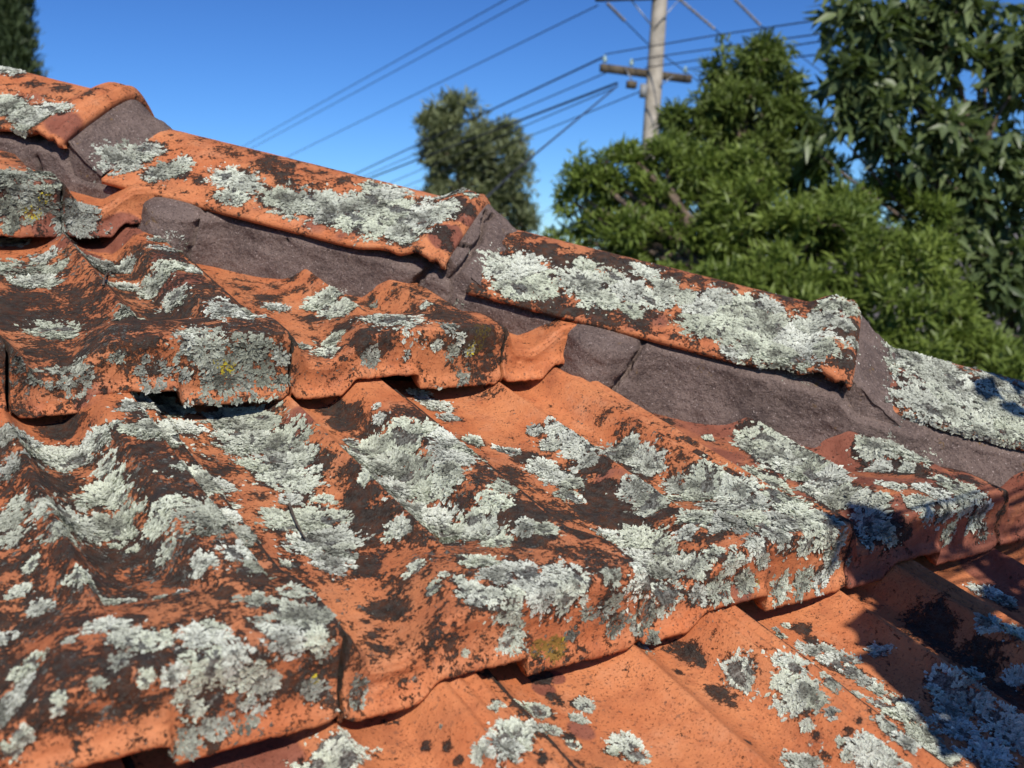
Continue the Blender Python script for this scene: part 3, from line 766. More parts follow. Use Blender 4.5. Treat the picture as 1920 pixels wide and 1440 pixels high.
# ------------------------------------------------------------------ leafy lichen: ruffled lobes standing on the clay
NL = 5
def lichen_for(s_, dens):
    V, F = s_['V'], s_['F']
    near = [p for p in pale_p if not ((p[0] + 1.5 * p[1] < V.min(0)) | (p[0] - 1.5 * p[1] > V.max(0))).any()]
    if not near: return None
    a, b, c, d = (V[F[:, i]] for i in range(4))
    nr = np.cross(c - a, d - b); ar = np.linalg.norm(nr, axis=1) / 2
    fc = (a + b + c + d) / 4
    # only faces near a colony
    m = np.zeros(len(F), bool)
    for cc, R, _, _n in near: m |= (np.abs(fc - cc) < 1.5 * R + 0.002).all(1)
    idx = np.nonzero(m & (ar > 1e-9))[0]
    if not len(idx): return None
    n = int(ar[idx].sum() * dens)
    if n < 10: return None
    f = rng.choice(idx, n, p=ar[idx] / ar[idx].sum())
    u, v = rng.random((2, n, 1))
    P = a[f] * (1 - u) * (1 - v) + b[f] * u * (1 - v) + c[f] * u * v + d[f] * (1 - u) * v
    N = nr[f] / (np.linalg.norm(nr[f], axis=1)[:, None] + 1e-12)
    Nmean_ok = True
    warp = fbm(P, 130, 4, 51) - 0.5; fine = fbm(P, 420, 2, 57)
    best = np.full(n, -9.0); cen = np.zeros((n, 3)); ton = np.zeros(n); rad = np.ones(n)
    for cc, R, tn, pn in near:
        j = np.nonzero((np.abs(P - cc) < 1.5 * R + 0.002).all(1))[0]
        if not len(j): continue
        dd = np.linalg.norm(P[j] - cc, axis=1)
        val = 1 - dd / R + warp[j] * 1.9 + (fine[j] - 0.5) * 0.5
        val[(N[j] @ pn) < -0.2] = -9
        k = j[val > best[j]]; vv = val[val > best[j]]
        best[k] = vv; cen[k] = cc; ton[k] = tn; rad[k] = R
    age = np.clip(best, 0, 1)
    hole = fbm(P, 75, 2, 77)
    spr = (best > -0.5) & (best <= 0) & (rng.random(n) < 0.05) & (noise(P, 300, 15) > 0.55)
    keep = spr | (best > 0) & ~((best > 0.30) & (hole > 0.64)) & (fine > 0.37)
    # stragglers beyond the rim
    P, N, cen, age, ton, rad = P[keep], N[keep], cen[keep], age[keep], ton[keep], rad[keep]
    n = len(P)
    if n < 6: return None
    pr_ = np.abs(np.sin(cen[:, 0] * 917.3 + cen[:, 1] * 613.7 + cen[:, 2] * 331.1) * 4375.5) % 1.0       # one number per colony
    thin = np.where(pr_ < 0.45, 0.5, 1.0); hue = (pr_ * 7.0) % 1.0; ton = ton * (0.72 + 0.38 * ((pr_ * 13.0) % 1.0))
    out = P - cen; out -= N * (out * N).sum(1)[:, None]
    out += rng.normal(0, 0.002, (n, 3)); out -= N * (out * N).sum(1)[:, None]
    out /= np.linalg.norm(out, axis=1)[:, None] + 1e-9
    ang = rng.normal(0, 0.45, n)[:, None]
    side = np.cross(N, out)
    X = out * np.cos(ang) + side * np.sin(ang)
    Y = np.cross(N, X)
    tilt = rng.uniform(-0.1, 0.5, n)[:, None] * thin[:, None] * (0.45 + 0.75 * np.clip(1 - age[:, None], 0, 1))
    roll = rng.normal(0, 0.35, n)[:, None]
    X2 = X * np.cos(tilt) + N * np.sin(tilt)
    N2 = np.cross(X2, Y); N2 /= np.linalg.norm(N2, axis=1)[:, None]
    Y2 = Y * np.cos(roll) + N2 * np.sin(roll); N2 = np.cross(X2, Y2)
    near_ = np.clip(np.linalg.norm(P - CAM, axis=1) / 0.85, 0.62, 1.0)
    size = near_ * np.clip(rng.lognormal(math.log(0.00084), 0.40, n), 0.0004, 0.0021) * (0.7 + 0.3 * thin)
    lift = near_ * rng.uniform(0.0000, 0.0009, n) * (0.5 + 0.9 * age) * thin
    base = P + N * lift[:, None]
    th = np.linspace(0, 2 * math.pi, NL - 1, endpoint=False)[None] + rng.uniform(-0.4, 0.4, (n, 1))
    rr = rng.uniform(0.65, 1.3, (n, NL - 1))
    lx = np.cos(th) * rr * 1.6; ly = np.sin(th) * rr * 0.85
    lz = 0.22 * rr + rng.normal(0, 0.16, (n, NL - 1))
    ring = base[:, None] + size[:, None, None] * (lx[..., None] * X2[:, None] + ly[..., None] * Y2[:, None] + lz[..., None] * N2[:, None])
    VV = np.concatenate([base[:, None], ring], 1).reshape(-1, 3)
    k = np.arange(NL - 1); tri = np.stack([np.zeros(NL - 1, int), 1 + k, 1 + (k + 1) % (NL - 1)], 1)
    FF = (np.arange(n)[:, None, None] * NL + tri[None]).reshape(-1, 3)
    oldf = fbm(P, 60, 3, 91)
    t = ton * (1.02 - 0.42 * sstep(0.30, 0.75, age) * sstep(0.35, 0.6, oldf)) + rng.normal(0, 0.10, n) - 0.30 * (oldf > 0.60)
    t = np.clip(t, 0.05, 1)
    ms = field(P, moss_p, 0.4)
    ms = ((ms * (rng.random(n) < 0.30)) > 0.4).astype(float)
    tone = np.repeat(t, NL); tone[::NL] *= 0.45  # lobe centres darkened: crevice shade put into the tone
    return VV, FF, tone, np.repeat(ms, NL), np.repeat(np.clip(hue + rng.normal(0, 0.12, n), 0, 1), NL)

n_flakes = 0
for s_ in surf:
    dc_ = np.linalg.norm(s_['V'] - CAM, axis=1)
    r = lichen_for(s_, 1500000 / np.clip(np.percentile(dc_, 40) / 0.85, 0.72, 1.0) ** 2)
    if r is None: continue
    VV, FF, tone, ms, hue = r
    inv = np.linalg.inv(s_['mw'])
    VV = VV @ inv[:3, :3].T + inv[:3, 3]
    n_flakes += len(tone) // NL
    lo_ = link('lichen', mesh_np('lichen', VV, FF, LICHEN, {'tone': tone, 'moss': ms, 'hue': hue}, smooth=False), s_['o'])
    lo_['kind'] = 'stuff'

# ------------------------------------------------------------------ plants
LEAF_T = np.array([(0, 0, 0), (0.45, -0.5, 0.10), (0.45, 0.5, 0.10), (1, 0, -0.06), (0.5, 0, 0.0)], float)
LEAF_F = np.array([(0, 1, 4), (0, 4, 2), (1, 3, 4), (4, 3, 2)])
LEAF_F = LEAF_F[:, ::-1]
BARK = mat_plain('bark', (0.13, 0.095, 0.07), 0.9, 0.4, 12, 0.004, 40)

def leaves_at(B, D, length, width, curl=0.0, r=None):
    """leaf blades from bases B along D"""
    r = r or rng
    n = len(B)
    D = D / (np.linalg.norm(D, axis=1)[:, None] + 1e-9)
    up = np.tile([0, 0, 1.0], (n, 1)) + r.normal(0, 0.75, (n, 3)) + 0.5 * SUN
    S = np.cross(up, D); S /= np.linalg.norm(S, axis=1)[:, None] + 1e-9
    N = np.cross(D, S)
    L = np.asarray(length) * r.uniform(0.7, 1.2, n); Wd = np.asarray(width) * r.uniform(0.8, 1.2, n)
    T = LEAF_T
    V = (B[:, None] + (T[None, :, 0] * L[:, None])[..., None] * D[:, None] + (T[None, :, 1] * Wd[:, None])[..., None] * S[:, None]
         + (T[None, :, 2] * Wd[:, None] * 1.6)[..., None] * N[:, None])
    V[:, 3] -= N * (curl * L)[:, None]
    F = (np.arange(n)[:, None, None] * 5 + LEAF_F[None]).reshape(-1, 3)
    tone = np.repeat(r.random(n), 5)
    return V.reshape(-1, 3), F, tone

def tube(pts, radii, k=7):
    pts = np.array(pts, float); n = len(pts)
    V, F = [], []
    for i in range(n):
        t = pts[min(i + 1, n - 1)] - pts[max(i - 1, 0)]; t /= np.linalg.norm(t) + 1e-9
        a = np.cross(t, [0.3, 0.9, 0.1] if abs(t[2]) > 0.9 else [0, 0, 1.0]); a /= np.linalg.norm(a); b = np.cross(t, a)
        th = np.linspace(0, 2 * math.pi, k, endpoint=False)
        V.append(pts[i] + radii[i] * (np.cos(th)[:, None] * a + np.sin(th)[:, None] * b))
    V = np.concatenate(V)
    for i in range(n - 1):
        for j in range(k):
            F.append((i * k + j, i * k + (j + 1) % k, (i + 1) * k + (j + 1) % k, (i + 1) * k + j))
    return V, np.array(F)

def join(geos):
    V, F, o = [], [], 0
    for v, f in geos:
        V.append(v); F.append(f + o); o += len(v)
    return np.concatenate(V), np.concatenate(F)

def wiggle(a, b, n, amp, r):
    t = np.linspace(0, 1, n)[:, None]
    p = a + (b - a) * t
    w = np.cumsum(r.normal(0, amp, (n, 3)), 0) * (np.sin(t * math.pi))
    return p + w

def blobs_px(txt, depth):
    out = []
    for p in parse(txt):
        d = p[4] if len(p) > 4 else depth
        out.append((at(p[0], p[1], d), p[2] * d / FPX, p[3] * d / FPX))
    return out

def crown_points(blobs, n, r, shell=0.55):
    vol = np.array([b[1] * b[1] * b[2] for b in blobs]) ** 0.72
    k = r.choice(len(blobs), n, p=vol / vol.sum())
    d = r.normal(0, 1, (n, 3)); d /= np.linalg.norm(d, axis=1)[:, None]
    rad = r.uniform(shell, 1.04, n) ** 0.8
    C = np.array([b[0] for b in blobs])[k]
    R3 = np.array([(b[1], b[1], b[2]) for b in blobs])[k]
    return C + d * R3 * rad[:, None], d, k

def tree(name, label, cat, blobs, base, n_tip, per_tip, llen, lwid, mat, trunk_r, seed, droop=0.0, spread=0.9, leaf_parts=0, group=None, up=0.5, limb=1.0, shell=0.55, clump=0, csize=0.42):
    r = np.random.default_rng(seed)
    base = np.array(base, float)
    T = empty(name, base, label, cat, group)
    main_blobs = blobs
    C = np.array([b[0] for b in blobs])
    top = C.mean(0) + np.array([0, 0, (C[:, 2].max() - C[:, 2].mean()) * 0.5])
    spine = wiggle(base, top, 9, 0.03 * limb, r)
    geos = [tube(spine, np.linspace(trunk_r, trunk_r * 0.25, 9), 9)]
    limbs = []
    for c, rx, rz in blobs:
        t = np.clip((c[2] - 0.35 * abs(np.linalg.norm(c[:2] - base[:2])) - base[2]) / max(0.1, top[2] - base[2]), 0.25, 0.92)
        s0 = spine[int(t * 8)]
        path = wiggle(s0, c, 6, 0.025 * limb, r)
        geos.append(tube(path, np.linspace(trunk_r * 0.38, trunk_r * 0.10, 6), 6))
    if clump:                                            # boughs: pads of foliage with gaps between them
        nb_ = []
        for c, rx, rz in blobs:
            for _ in range(clump):
                dd = r.normal(0, 1, 3); dd /= np.linalg.norm(dd)
                dd = dd * np.array([rx, rx, rz]) * r.uniform(0.45, 0.95)
                q_ = csize * r.uniform(0.55, 1.25)
                nb_.append((c + dd, rx * q_, rx * q_ * r.uniform(0.4, 0.75)))
        blobs = nb_
        C = np.array([b[0] for b in blobs])
    P, d, k = crown_points(blobs, n_tip, r, shell)
    # twigs from the limb ends to the tips
    for i in range(0, n_tip, max(1, n_tip // 260)):
        geos.append(tube(np.stack([C[k[i]] + (P[i] - C[k[i]]) * 0.1, (C[k[i]] * 0.45 + P[i] * 0.55) + r.normal(0, 0.02, 3), P[i]]), [trunk_r * 0.08, trunk_r * 0.055, trunk_r * 0.03], 4))
    bv, bf = join(geos)
    link('trunk', mesh_np('trunk', bv - base, bf, BARK), T)
    tipdir = d + np.array([0, 0, up]); tipdir /= np.linalg.norm(tipdir, axis=1)[:, None]
    B = np.repeat(P, per_tip, 0) + r.normal(0, llen * 0.25, (n_tip * per_tip, 3))
    D = np.repeat(tipdir, per_tip, 0) + r.normal(0, spread, (n_tip * per_tip, 3)) - np.array([0, 0, droop])
    V, F, tone = leaves_at(B, D, llen * r.uniform(0.75, 1.15, len(B)), lwid, 0.12, r)
    tone = np.clip(0.55 * tone + 0.6 * np.repeat(np.repeat(r.random(len(C))[k], per_tip), 5) - 0.08, 0, 1)
    if leaf_parts:
        ctr = B - CAM
        z = ctr @ FWD; px = 960 + (ctr @ RIGHT) / z * FPX; py = 720 + (ctr @ DOWN) / z * FPX
        vis = (z > 0) & (px > 0) & (px < 1920) & (py > -20) & (py < 700)
        order = np.argsort(np.where(vis, z, 1e9))[:leaf_parts]
        order = order[vis[order]]
        m = np.ones(len(B), bool); m[order] = False
        for i in order:
            vv = V[i * 5:(i + 1) * 5]
            me = mesh_np('leaf', vv - base, LEAF_F, mat, {'tone': tone[i * 5:(i + 1) * 5]})
            link('leaf', me, T)
        V = V.reshape(-1, 5, 3)[m].reshape(-1, 3); tone = tone.reshape(-1, 5)[m].ravel()
        F = (np.arange(m.sum())[:, None, None] * 5 + LEAF_F[None]).reshape(-1, 3)
    cr = link('crown', mesh_np('crown', V - base, F, mat, {'tone': tone}), T)
    if leaf_parts: cr['kind'] = 'stuff'
    return T

LEAF_MID = mat_leaf('leaf_bright', (0.085, 0.130, 0.022), (0.235, 0.300, 0.062), 0.45, 0.35, 0.35)
LEAF_BACK = mat_leaf('leaf_olive', (0.080, 0.120, 0.024), (0.190, 0.240, 0.060), 0.45, 0.35, 0.35)
LEAF_BIG = mat_leaf('leaf_glossy', (0.050, 0.080, 0.026), (0.170, 0.215, 0.085), 0.42, 0.28, 0.4)
LEAF_CON = mat_leaf('needle_olive', (0.090, 0.110, 0.045), (0.22, 0.245, 0.11), 0.6, 0.15)
LEAF_CYP = mat_leaf('needle_dark', (0.030, 0.050, 0.018), (0.070, 0.100, 0.034), 0.6, 0.12)

def gpt(x, depth):
    p = at(x, 720, depth); p[2] = GROUND; return p

tree('broadleaf_tree', 'broad bushy tree with bright green narrow leaves behind the hip', 'tree',
     blobs_px('''1095,370,60,75 1150,345,45,40 1205,350,70,70 1105,450,70,70 1190,430,90,70 1280,380,90,75 1330,450,110,80 1250,500,110,60
     1430,350,80,50,6.1 1420,420,110,70,5.7 1530,370,90,60,6 1520,450,110,70,5.5 1610,420,90,70,5.7 1660,350,80,50,6 1410,520,120,60,5.4 1560,540,120,70,5.2
     1680,500,100,70,5.3 1740,420,70,60,5.8 1660,600,90,60,5 1720,650,60,40,4.8 1770,560,60,60,5.2 1480,590,90,40,5.1 1890,700,40,30,4.6 1060,370,22,26 1190,300,36,26 1245,300,40,34 1300,310,50,36 1130,320,26,22 1085,315,22,24 1370,310,50,30 1330,600,90,50,5.2 1020,500,50,50,6.4 1790,640,60,46,5.2 1860,670,60,40,5.2 1800,600,40,30,5.6 1920,690,50,40,5.0 1180,560,80,50,5.6''', 6.0),
     gpt(1420, 6.2), 4300, 15, 0.074, 0.016, LEAF_MID, 0.09, 11, 0.05, 0.7, up=0.6, clump=8, csize=0.5, shell=0.3)
tree('broadleaf_tree', 'taller loose olive green tree rising behind the bushy tree beside the pole', 'tree',
     blobs_px('''1400,90,52,38 1440,85,32,32 1385,150,60,45 1440,150,45,45 1350,200,60,50 1430,220,66,60 1290,236,44,38 1270,270,46,40 1345,280,76,50 1480,230,40,46
     1440,300,76,50 1510,280,46,50 1265,222,20,20 1345,138,24,28 1480,170,30,40 1322,192,28,24 1460,120,26,30 1520,250,30,30 1370,240,60,50 1300,330,66,40 1500,215,26,26''', 7.6),
     gpt(1400, 7.8), 1500, 13, 0.098, 0.021, LEAF_BACK, 0.085, 12, 0.1, 0.8, up=0.4, clump=6, csize=0.5, shell=0.3)
tree('broadleaf_tree', 'tall dark tree with large glossy leaves filling the right edge', 'tree',
     blobs_px('''1590,30,42,32 1640,75,56,42 1580,90,32,36 1585,150,46,40 1645,150,46,36 1700,40,60,36 1760,70,56,40 1830,30,70,44 1890,80,46,46 1790,10,50,26
     1690,110,40,30 1900,160,50,40 1850,115,46,30 1720,170,36,26 1650,215,60,38 1590,205,26,26 1720,240,60,36 1690,280,46,26 1660,260,40,30
     1780,240,40,24 1860,230,50,30 1910,260,46,40 1820,290,40,20 1760,300,46,24 1880,320,56,40 1900,400,50,50 1840,380,56,36 1780,360,46,26 1870,470,56,50 1905,560,36,56
     1840,520,46,40 1800,450,36,36 1880,620,46,36 1560,240,22,26 1535,290,22,22 1780,150,30,18 1960,300,80,160 1970,100,80,120 1960,520,60,120''', 5.7),
     gpt(2150, 5.9), 640, 10, 0.140, 0.044, LEAF_BIG, 0.045, 13, 0.3, 0.8, leaf_parts=280, up=0.2, shell=0.1, clump=5, csize=0.55)
tree('conifer', 'distant grey green conifer with a ragged top standing clear of the ridge', 'tree',
     blobs_px('''846,182,14,20 835,205,22,24 862,215,26,30 806,238,20,16 812,215,18,18 818,262,26,24 815,300,22,26 812,350,24,30 820,400,30,40 845,245,36,34 890,245,26,30 925,248,20,18 955,246,16,16 975,270,16,22 905,275,46,36 850,285,40,36 955,290,36,40 985,310,18,40
     830,320,26,22 870,335,44,40 930,340,50,44 985,365,18,40 845,375,30,30 895,400,50,40 955,405,44,44 990,420,14,30 860,440,60,40 950,460,60,50 820,350,14,10 825,265,16,10''', 32),
     gpt(905, 32), 2000, 12, 0.34, 0.06, LEAF_CON, 0.24, 14, 0.0, 0.6, up=0.7, limb=4, shell=0.2, clump=5, csize=0.6)
tree('cypress_tree', 'dark columnar cypress at the far left edge above the ridge', 'tree',
     blobs_px('''15,-60,36,60 18,0,32,50 20,50,36,46 24,100,38,46 26,150,42,46 28,210,46,50 30,280,50,60 20,-140,30,60 14,-220,22,60 -10,60,40,60 -10,150,44,60''', 22),
     gpt(20, 22), 1500, 12, 0.26, 0.05, LEAF_CYP, 0.20, 15, 0.0, 0.35, up=1.8, limb=2, shell=0.5)

# ------------------------------------------------------------------ branch overhead that shades the lower right tiles
SH = parse('''1595,985,18 1612,1000,18 1640,985,30 1600,1020,14 1680,1040,20 1662,1010,28 1625,1040,24 1732,1000,18 1715,1025,14 1800,990,8 1700,1080,30 1750,1085,40 1655,1080,24 1795,1120,46 1690,1150,32 1745,1165,36
1670,1190,30 1660,1250,26 1712,1275,26 1765,1250,36 1830,1180,46 1805,1235,44 1855,1265,46 1900,1140,40 1905,1220,40 1805,1315,36 1870,1330,44 1745,1320,20 1775,1375,26 1850,1400,40 1910,1400,36 1900,1300,40 1895,1080,22 1760,1210,18
1870,690,18 1900,712,26 1850,728,10 1905,770,10 1690,1230,10 1640,1165,14''')
BR = empty('overhanging_branch', HP0 + SUN * 1.25, 'leafy branch overhead that throws its shadow on the lower right tiles', 'branch')
bro = np.array(HP0 + SUN * 1.25)
rb = np.random.default_rng(5)
LB, LD, tw = [], [], []
root = None
for x, y, rr_ in SH:
    h = hit(x, y)
    if h is None: continue
    k = 0.55
    while k < 1.6:                                      # as low as it can hang without coming into the picture
        c = h[0] + SUN * k - CAM
        zz_ = c @ FWD
        if zz_ < 0.02 or abs(c @ RIGHT) / zz_ > 0.62 or (c @ DOWN) / zz_ < -0.50: break
        k += 0.05
    c = h[0] + SUN * (k + rb.uniform(0, 0.06))
    rad = rr_ * h[1] / FPX
    nl = max(3, int(round((rr_ / 9.5) ** 2)))
    if root is None: root = c.copy()
    tw.append(c)
    for _ in range(nl):
        o_ = rb.normal(0, 1, 3); o_ -= SUN * (o_ @ SUN); o_ /= np.linalg.norm(o_) + 1e-9
        d_ = rb.normal(0, 1, 3); d_ -= 0.75 * SUN * (d_ @ SUN); d_ /= np.linalg.norm(d_)
        LB.append(c + o_ * rad * math.sqrt(rb.random()) * 0.9 - d_ * 0.02 + SUN * rb.normal(0, 0.03)); LD.append(d_)
LB, LD = np.array(LB), np.array(LD)
n = len(LB)
Sd = np.cross(SUN + rb.normal(0, 0.35, (n, 3)), LD); Sd /= np.linalg.norm(Sd, axis=1)[:, None]
Nd = np.cross(LD, Sd)
Ln_ = rb.uniform(0.032, 0.052, n); Wn_ = rb.uniform(0.018, 0.028, n)
for i in range(n):
    vv = LB[i] + LEAF_T[:, :1] * Ln_[i] * LD[i] + LEAF_T[:, 1:2] * Wn_[i] * Sd[i] + LEAF_T[:, 2:] * Wn_[i] * Nd[i]
    if i == 0: allv = []
    allv.append(vv)
lv = np.concatenate(allv)
lf = (np.arange(n)[:, None, None] * 5 + LEAF_F[None]).reshape(-1, 3)
ol = link('foliage', mesh_np('foliage', lv - bro, lf, LEAF_MID, {'tone': np.repeat(rb.random(n), 5)}), BR)
ol['kind'] = 'stuff'
tw = np.array(tw)
far = tw.mean(0) + SUN * 0.5 + np.array([1.6, -0.6, 0.5])
mid = tw.mean(0) + np.array([0.25, -0.05, 0.12])
g_ = [tube(wiggle(far, mid, 8, 0.02, rb), np.linspace(0.03, 0.009, 8), 7)]
for c in tw:
    g_.append(tube(wiggle(mid + (far - mid) * rb.uniform(0, 0.35), c, 5, 0.008, rb), np.linspace(0.004, 0.0012, 5), 4))
bv, bf = join(g_)
link('stem', mesh_np('stem', bv - bro, bf, BARK), BR)

# ------------------------------------------------------------------ power pole
PD = 20.0
def pp(x, y, d=PD): return at(x, y, d)
WOOD = mat_plain('weathered_pole', (0.36, 0.32, 0.26), 0.85, 0.25, 4, 0.01, 14)
ARMW = mat_plain('weathered_arm', (0.095, 0.075, 0.05), 0.9, 0.35, 6, 0.01, 20)
STEEL = mat_plain('galvanised_steel', (0.45, 0.46, 0.48), 0.45, 0.15, 8, 0, 0, 0.5, 0.7)
GLASS = mat_plain('insulator_glass', (0.30, 0.42, 0.40), 0.25, 0.1, 8, 0, 0, 0.6)
CABLE = mat_plain('cable_black', (0.035, 0.035, 0.04), 0.6, 0.2)
p_lo, p_hi = pp(1219, 270), pp(1237, 0)
ax = (p_hi - p_lo) / np.linalg.norm(p_hi - p_lo)
k = (GROUND - p_lo[2]) / ax[2]; pbase = p_lo + ax * k
ptop = p_lo + ax * 5.2
POLE = empty('power_pole', pbase, 'leaning grey timber power pole with crossarms and glass insulators', 'power pole')
def part(name, geo, mat, parent, org, smooth=True):
    return link(name, mesh_np(name, geo[0] - org, geo[1], mat, smooth=smooth), parent)
part('pole', tube(np.linspace(pbase, ptop, 10), np.linspace(0.19, 0.135, 10), 14), WOOD, POLE, pbase)
def beam(a, b, w, h, upv=(0, 0, 1)):
    a, b = np.array(a, float), np.array(b, float)
    t = (b - a) / np.linalg.norm(b - a); sv = np.cross(t, upv); sv /= np.linalg.norm(sv); uv = np.cross(sv, t)
    V = [];
    for p in (a, b):
        for i, j in ((-1, -1), (1, -1), (1, 1), (-1, 1)): V.append(p + sv * i * w / 2 + uv * j * h / 2)
    return np.array(V), np.array([(0, 3, 2, 1), (4, 5, 6, 7), (0, 1, 5, 4), (1, 2, 6, 5), (2, 3, 7, 6), (3, 0, 4, 7)])
def insulator(base, upv, sc_=1.0):
    pr = [(0.0, 0.012), (0.05, 0.012), (0.051, 0.045), (0.075, 0.055), (0.085, 0.03), (0.105, 0.05), (0.125, 0.045), (0.14, 0.025), (0.175, 0.02), (0.18, 0.002)]
    pts = [np.array(base) + np.array(upv) * p[0] * sc_ for p in pr]
    return tube(pts, [p[1] * sc_ for p in pr], 12)
def arm(x0, y0, d0, x1, y1, d1, w, h):
    a, b = pp(x0, y0, d0), pp(x1, y1, d1)
    part('crossarm', beam(a, b, w, h), ARMW, POLE, pbase, False)
    return a, b
la, lb_ = arm(1127, 127, 19.6, 1294, 149, 20.5, 0.11, 0.14)
ua, ub = arm(1118, -5, 19.4, 1372, -12, 20.6, 0.11, 0.14)
for x, y, d in ((1134, 121, 19.6), (1184, 127, 19.9), (1285, 141, 20.4)):
    part('insulator', insulator(pp(x, y, d) + np.array([0, 0, 0.0]), (0, 0, 1), 0.95), GLASS, POLE, pbase)
for x0, y0, x1, y1, d in ((1180, -4, 1224, 51, 19.82), (1276, -4, 1228, 51, 19.82), (1172, 127, 1190, 160, 19.72), (1262, 143, 1238, 160, 19.85)):
    part('brace', beam(pp(x0, y0, d), pp(x1, y1, d), 0.012, 0.055, FWD), STEEL, POLE, pbase, False)
part('bracket', beam(pp(1176, 158, 19.7), pp(1192, 160, 19.75), 0.12, 0.13), ARMW, POLE, pbase, False)
part('junction_box', beam(pp(1200, 170, 19.6), pp(1212, 171, 19.6), 0.14, 0.24), mat_plain('box_grey', (0.25, 0.25, 0.24), 0.6), POLE, pbase, False)
for x0, y0, x1, y1, d in ((1138, 6, 1170, 38, 19.3), (1273, -2, 1338, 53, 20.1), (1377, -2, 1424, 46, 20.5)):
    a, b = pp(x0, y0, d), pp(x1, y1, d + 0.5)
    n = 9
    pts = np.linspace(a, b, n * 2); rad = np.array([0.022, 0.05] * n) * 0.75
    part('strain_insulator', tube(pts, rad, 8), mat_plain('porcelain_grey', (0.25, 0.23, 0.22), 0.35), POLE, pbase)

# wires: from the pole, then through points in the picture with their distances
def wire(label, pts, rad, sag=0.0):
    P = [pp(*p) for p in pts]
    out = []
    for a, b in zip(P[:-1], P[1:]):
        t = np.linspace(0, 1, 24)[:, None]
        out.append(a + (b - a) * t - np.array([0, 0, 1.0]) * sag * 4 * t * (1 - t))
    Q = np.concatenate(out)
    org = Q[0]
    V, F = tube(Q, np.full(len(Q), rad), 6)
    o = link('power_line', mesh_np('power_line', V - org, F, CABLE)); o.location = [float(c) for c in org]
    tag(o, label, 'power line', 'wires strung from the power pole')
R1 = 0.0115
wire('uppermost wire crossing the sky left of the pole', [(1040, -52, 20.5), (360, 328, 60)], R1)
wire('second wire down in the sky, close under the uppermost', [(1090, -55, 20.5), (360, 338, 60)], R1)
wire('third wire from the top, from the upper crossarm end down to the left', [(1121, 10, 19.4), (400, 362, 55)], R1)
wire('wire from the left glass insulator passing above the conifer', [(1134, 106, 19.6), (560, 376, 50)], 0.019)
wire('wire tied low on the crossarm end running left behind the conifer', [(1140, 135, 19.7), (560, 383, 50)], R1)
wire('thick bundled cable from the bracket running left behind the conifer', [(1157, 156, 19.7), (560, 385, 50)], 0.024)
wire('thin wire just under the bundled cable left of the pole', [(1157, 163, 19.7), (560, 415, 50)], 0.011)
wire('lowest thin wire from the junction box running left', [(1200, 172, 19.6), (560, 430, 50)], 0.011)
wire('steep service cable dropping from the bracket to the left', [(1158, 161, 19.7), (960, 325, 14), (860, 420, 11)], 0.014)
wire('top wire leading right from the left glass insulator', [(1134, 102, 19.6), (1330, 68, 17), (1640, 22, 13)], R1)
wire('second wire leading right from the middle glass insulator', [(1184, 113, 19.9), (1400, 82, 17), (1640, 50, 13)], R1)
wire('third wire leading right behind the tall tree top', [(1210, 127, 20.0), (1400, 99, 17), (1640, 62, 13)], R1)
wire('lowest wire leading right from the right glass insulator', [(1285, 130, 20.4), (1400, 116, 17), (1640, 92, 13)], R1)
wire('left wire slanting down behind the pole from the upper crossarm', [(1170, 38, 19.6), (1212, 80, 21), (1400, 220, 28)], R1)
wire('middle wire slanting down right from the upper crossarm', [(1338, 53, 20.6), (1460, 160, 28)], R1)
wire('right wire slanting down past the tall tree from the upper crossarm', [(1424, 46, 21), (1560, 150, 28)], R1)
wire('short far wire low in the sky between conifer and bushy tree', [(940, 418, 36), (1120, 372, 36)], R1)

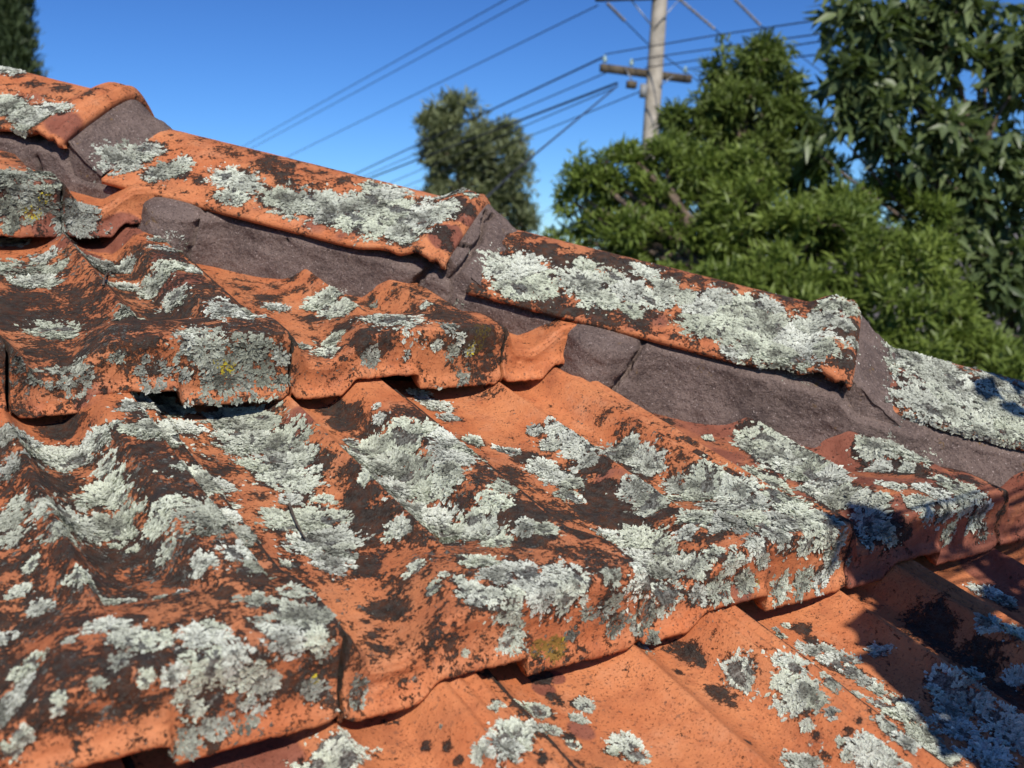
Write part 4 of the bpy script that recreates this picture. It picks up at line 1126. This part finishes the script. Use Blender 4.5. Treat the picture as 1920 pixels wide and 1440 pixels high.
# ------------------------------------------------------------------ neighbour's house glimpsed through the leaves
nb_o = gpt(1840, 15)
NB = empty('neighbour_house', nb_o, 'tan rendered house glimpsed through the leaves at the far right', 'house')
fx = RIGHT / np.linalg.norm(RIGHT); fy = np.array([FWD[0], FWD[1], 0]); fy /= np.linalg.norm(fy)
def nbox(name, x0, x1, y0, y1, z0, z1, mat):
    V, F = box(x0, x1, y0, y1, z0, z1)
    V = V[:, :1] * fx + V[:, 1:2] * fy + V[:, 2:] * np.array([0, 0, 1.0])
    return link(name, mesh_np(name, V, F, mat, smooth=False), NB)
TAN = mat_plain('tan_render', (0.55, 0.40, 0.27), 0.9, 0.12, 4)
nbox('wall', -3.5, 4.5, 0, 6, 0, 3.0, TAN)
wf = nbox('window', -0.2, 1.4, -0.05, 0.02, 1.3, 2.5, mat_plain('window_frame', (0.7, 0.7, 0.68), 0.5))
pn = nbox('pane', -0.1, 1.3, -0.062, -0.053, 1.4, 2.4, mat_plain('window_pane', (0.03, 0.04, 0.05), 0.08, 0.1, 8, 0, 0, 0.6)); pn.parent = wf
rv = np.array([(-4, -0.5, 3.0), (5, -0.5, 3.0), (5, 6.5, 3.0), (-4, 6.5, 3.0), (-1, 3, 4.6), (2, 3, 4.6)], float)
rv = rv[:, :1] * fx + rv[:, 1:2] * fy + rv[:, 2:] * np.array([0, 0, 1.0])
me = bpy.data.meshes.new('roof'); me.from_pydata([tuple(p) for p in rv], [], [(0, 1, 5, 4), (1, 2, 5), (2, 3, 4, 5), (3, 0, 4), (3, 2, 1, 0)])
me.materials.append(mat_plain('grey_roof', (0.12, 0.11, 0.11), 0.8)); link('roof', me, NB)

# ------------------------------------------------------------------ dry stalks lying on the tiles
TWIG = mat_plain('dry_stalk', (0.09, 0.07, 0.055), 0.9, 0.3, 60)
for pts, lab in ((((193, 542), (195, 528), (200, 518), (209, 513)), 'small dark curled stalk lying on the upper left tile'),
                 (((541, 952), (548, 972), (556, 990), (563, 1004), (571, 1016)), 'thin dry stalk lying on lichen of the centre left tile')):
    P = []
    for x, y in pts:
        h = hit(x, y)
        if h is not None: P.append(h[0] + M @ np.array([0, 0, 0.0030]))
    if len(P) < 3: continue
    P = np.array(P)
    V, F = tube(P, np.linspace(0.0011, 0.0006, len(P)), 6)
    o = link('twig', mesh_np('twig', V - P[0], F, TWIG)); o.location = [float(c) for c in P[0]]
    tag(o, lab, 'twig')
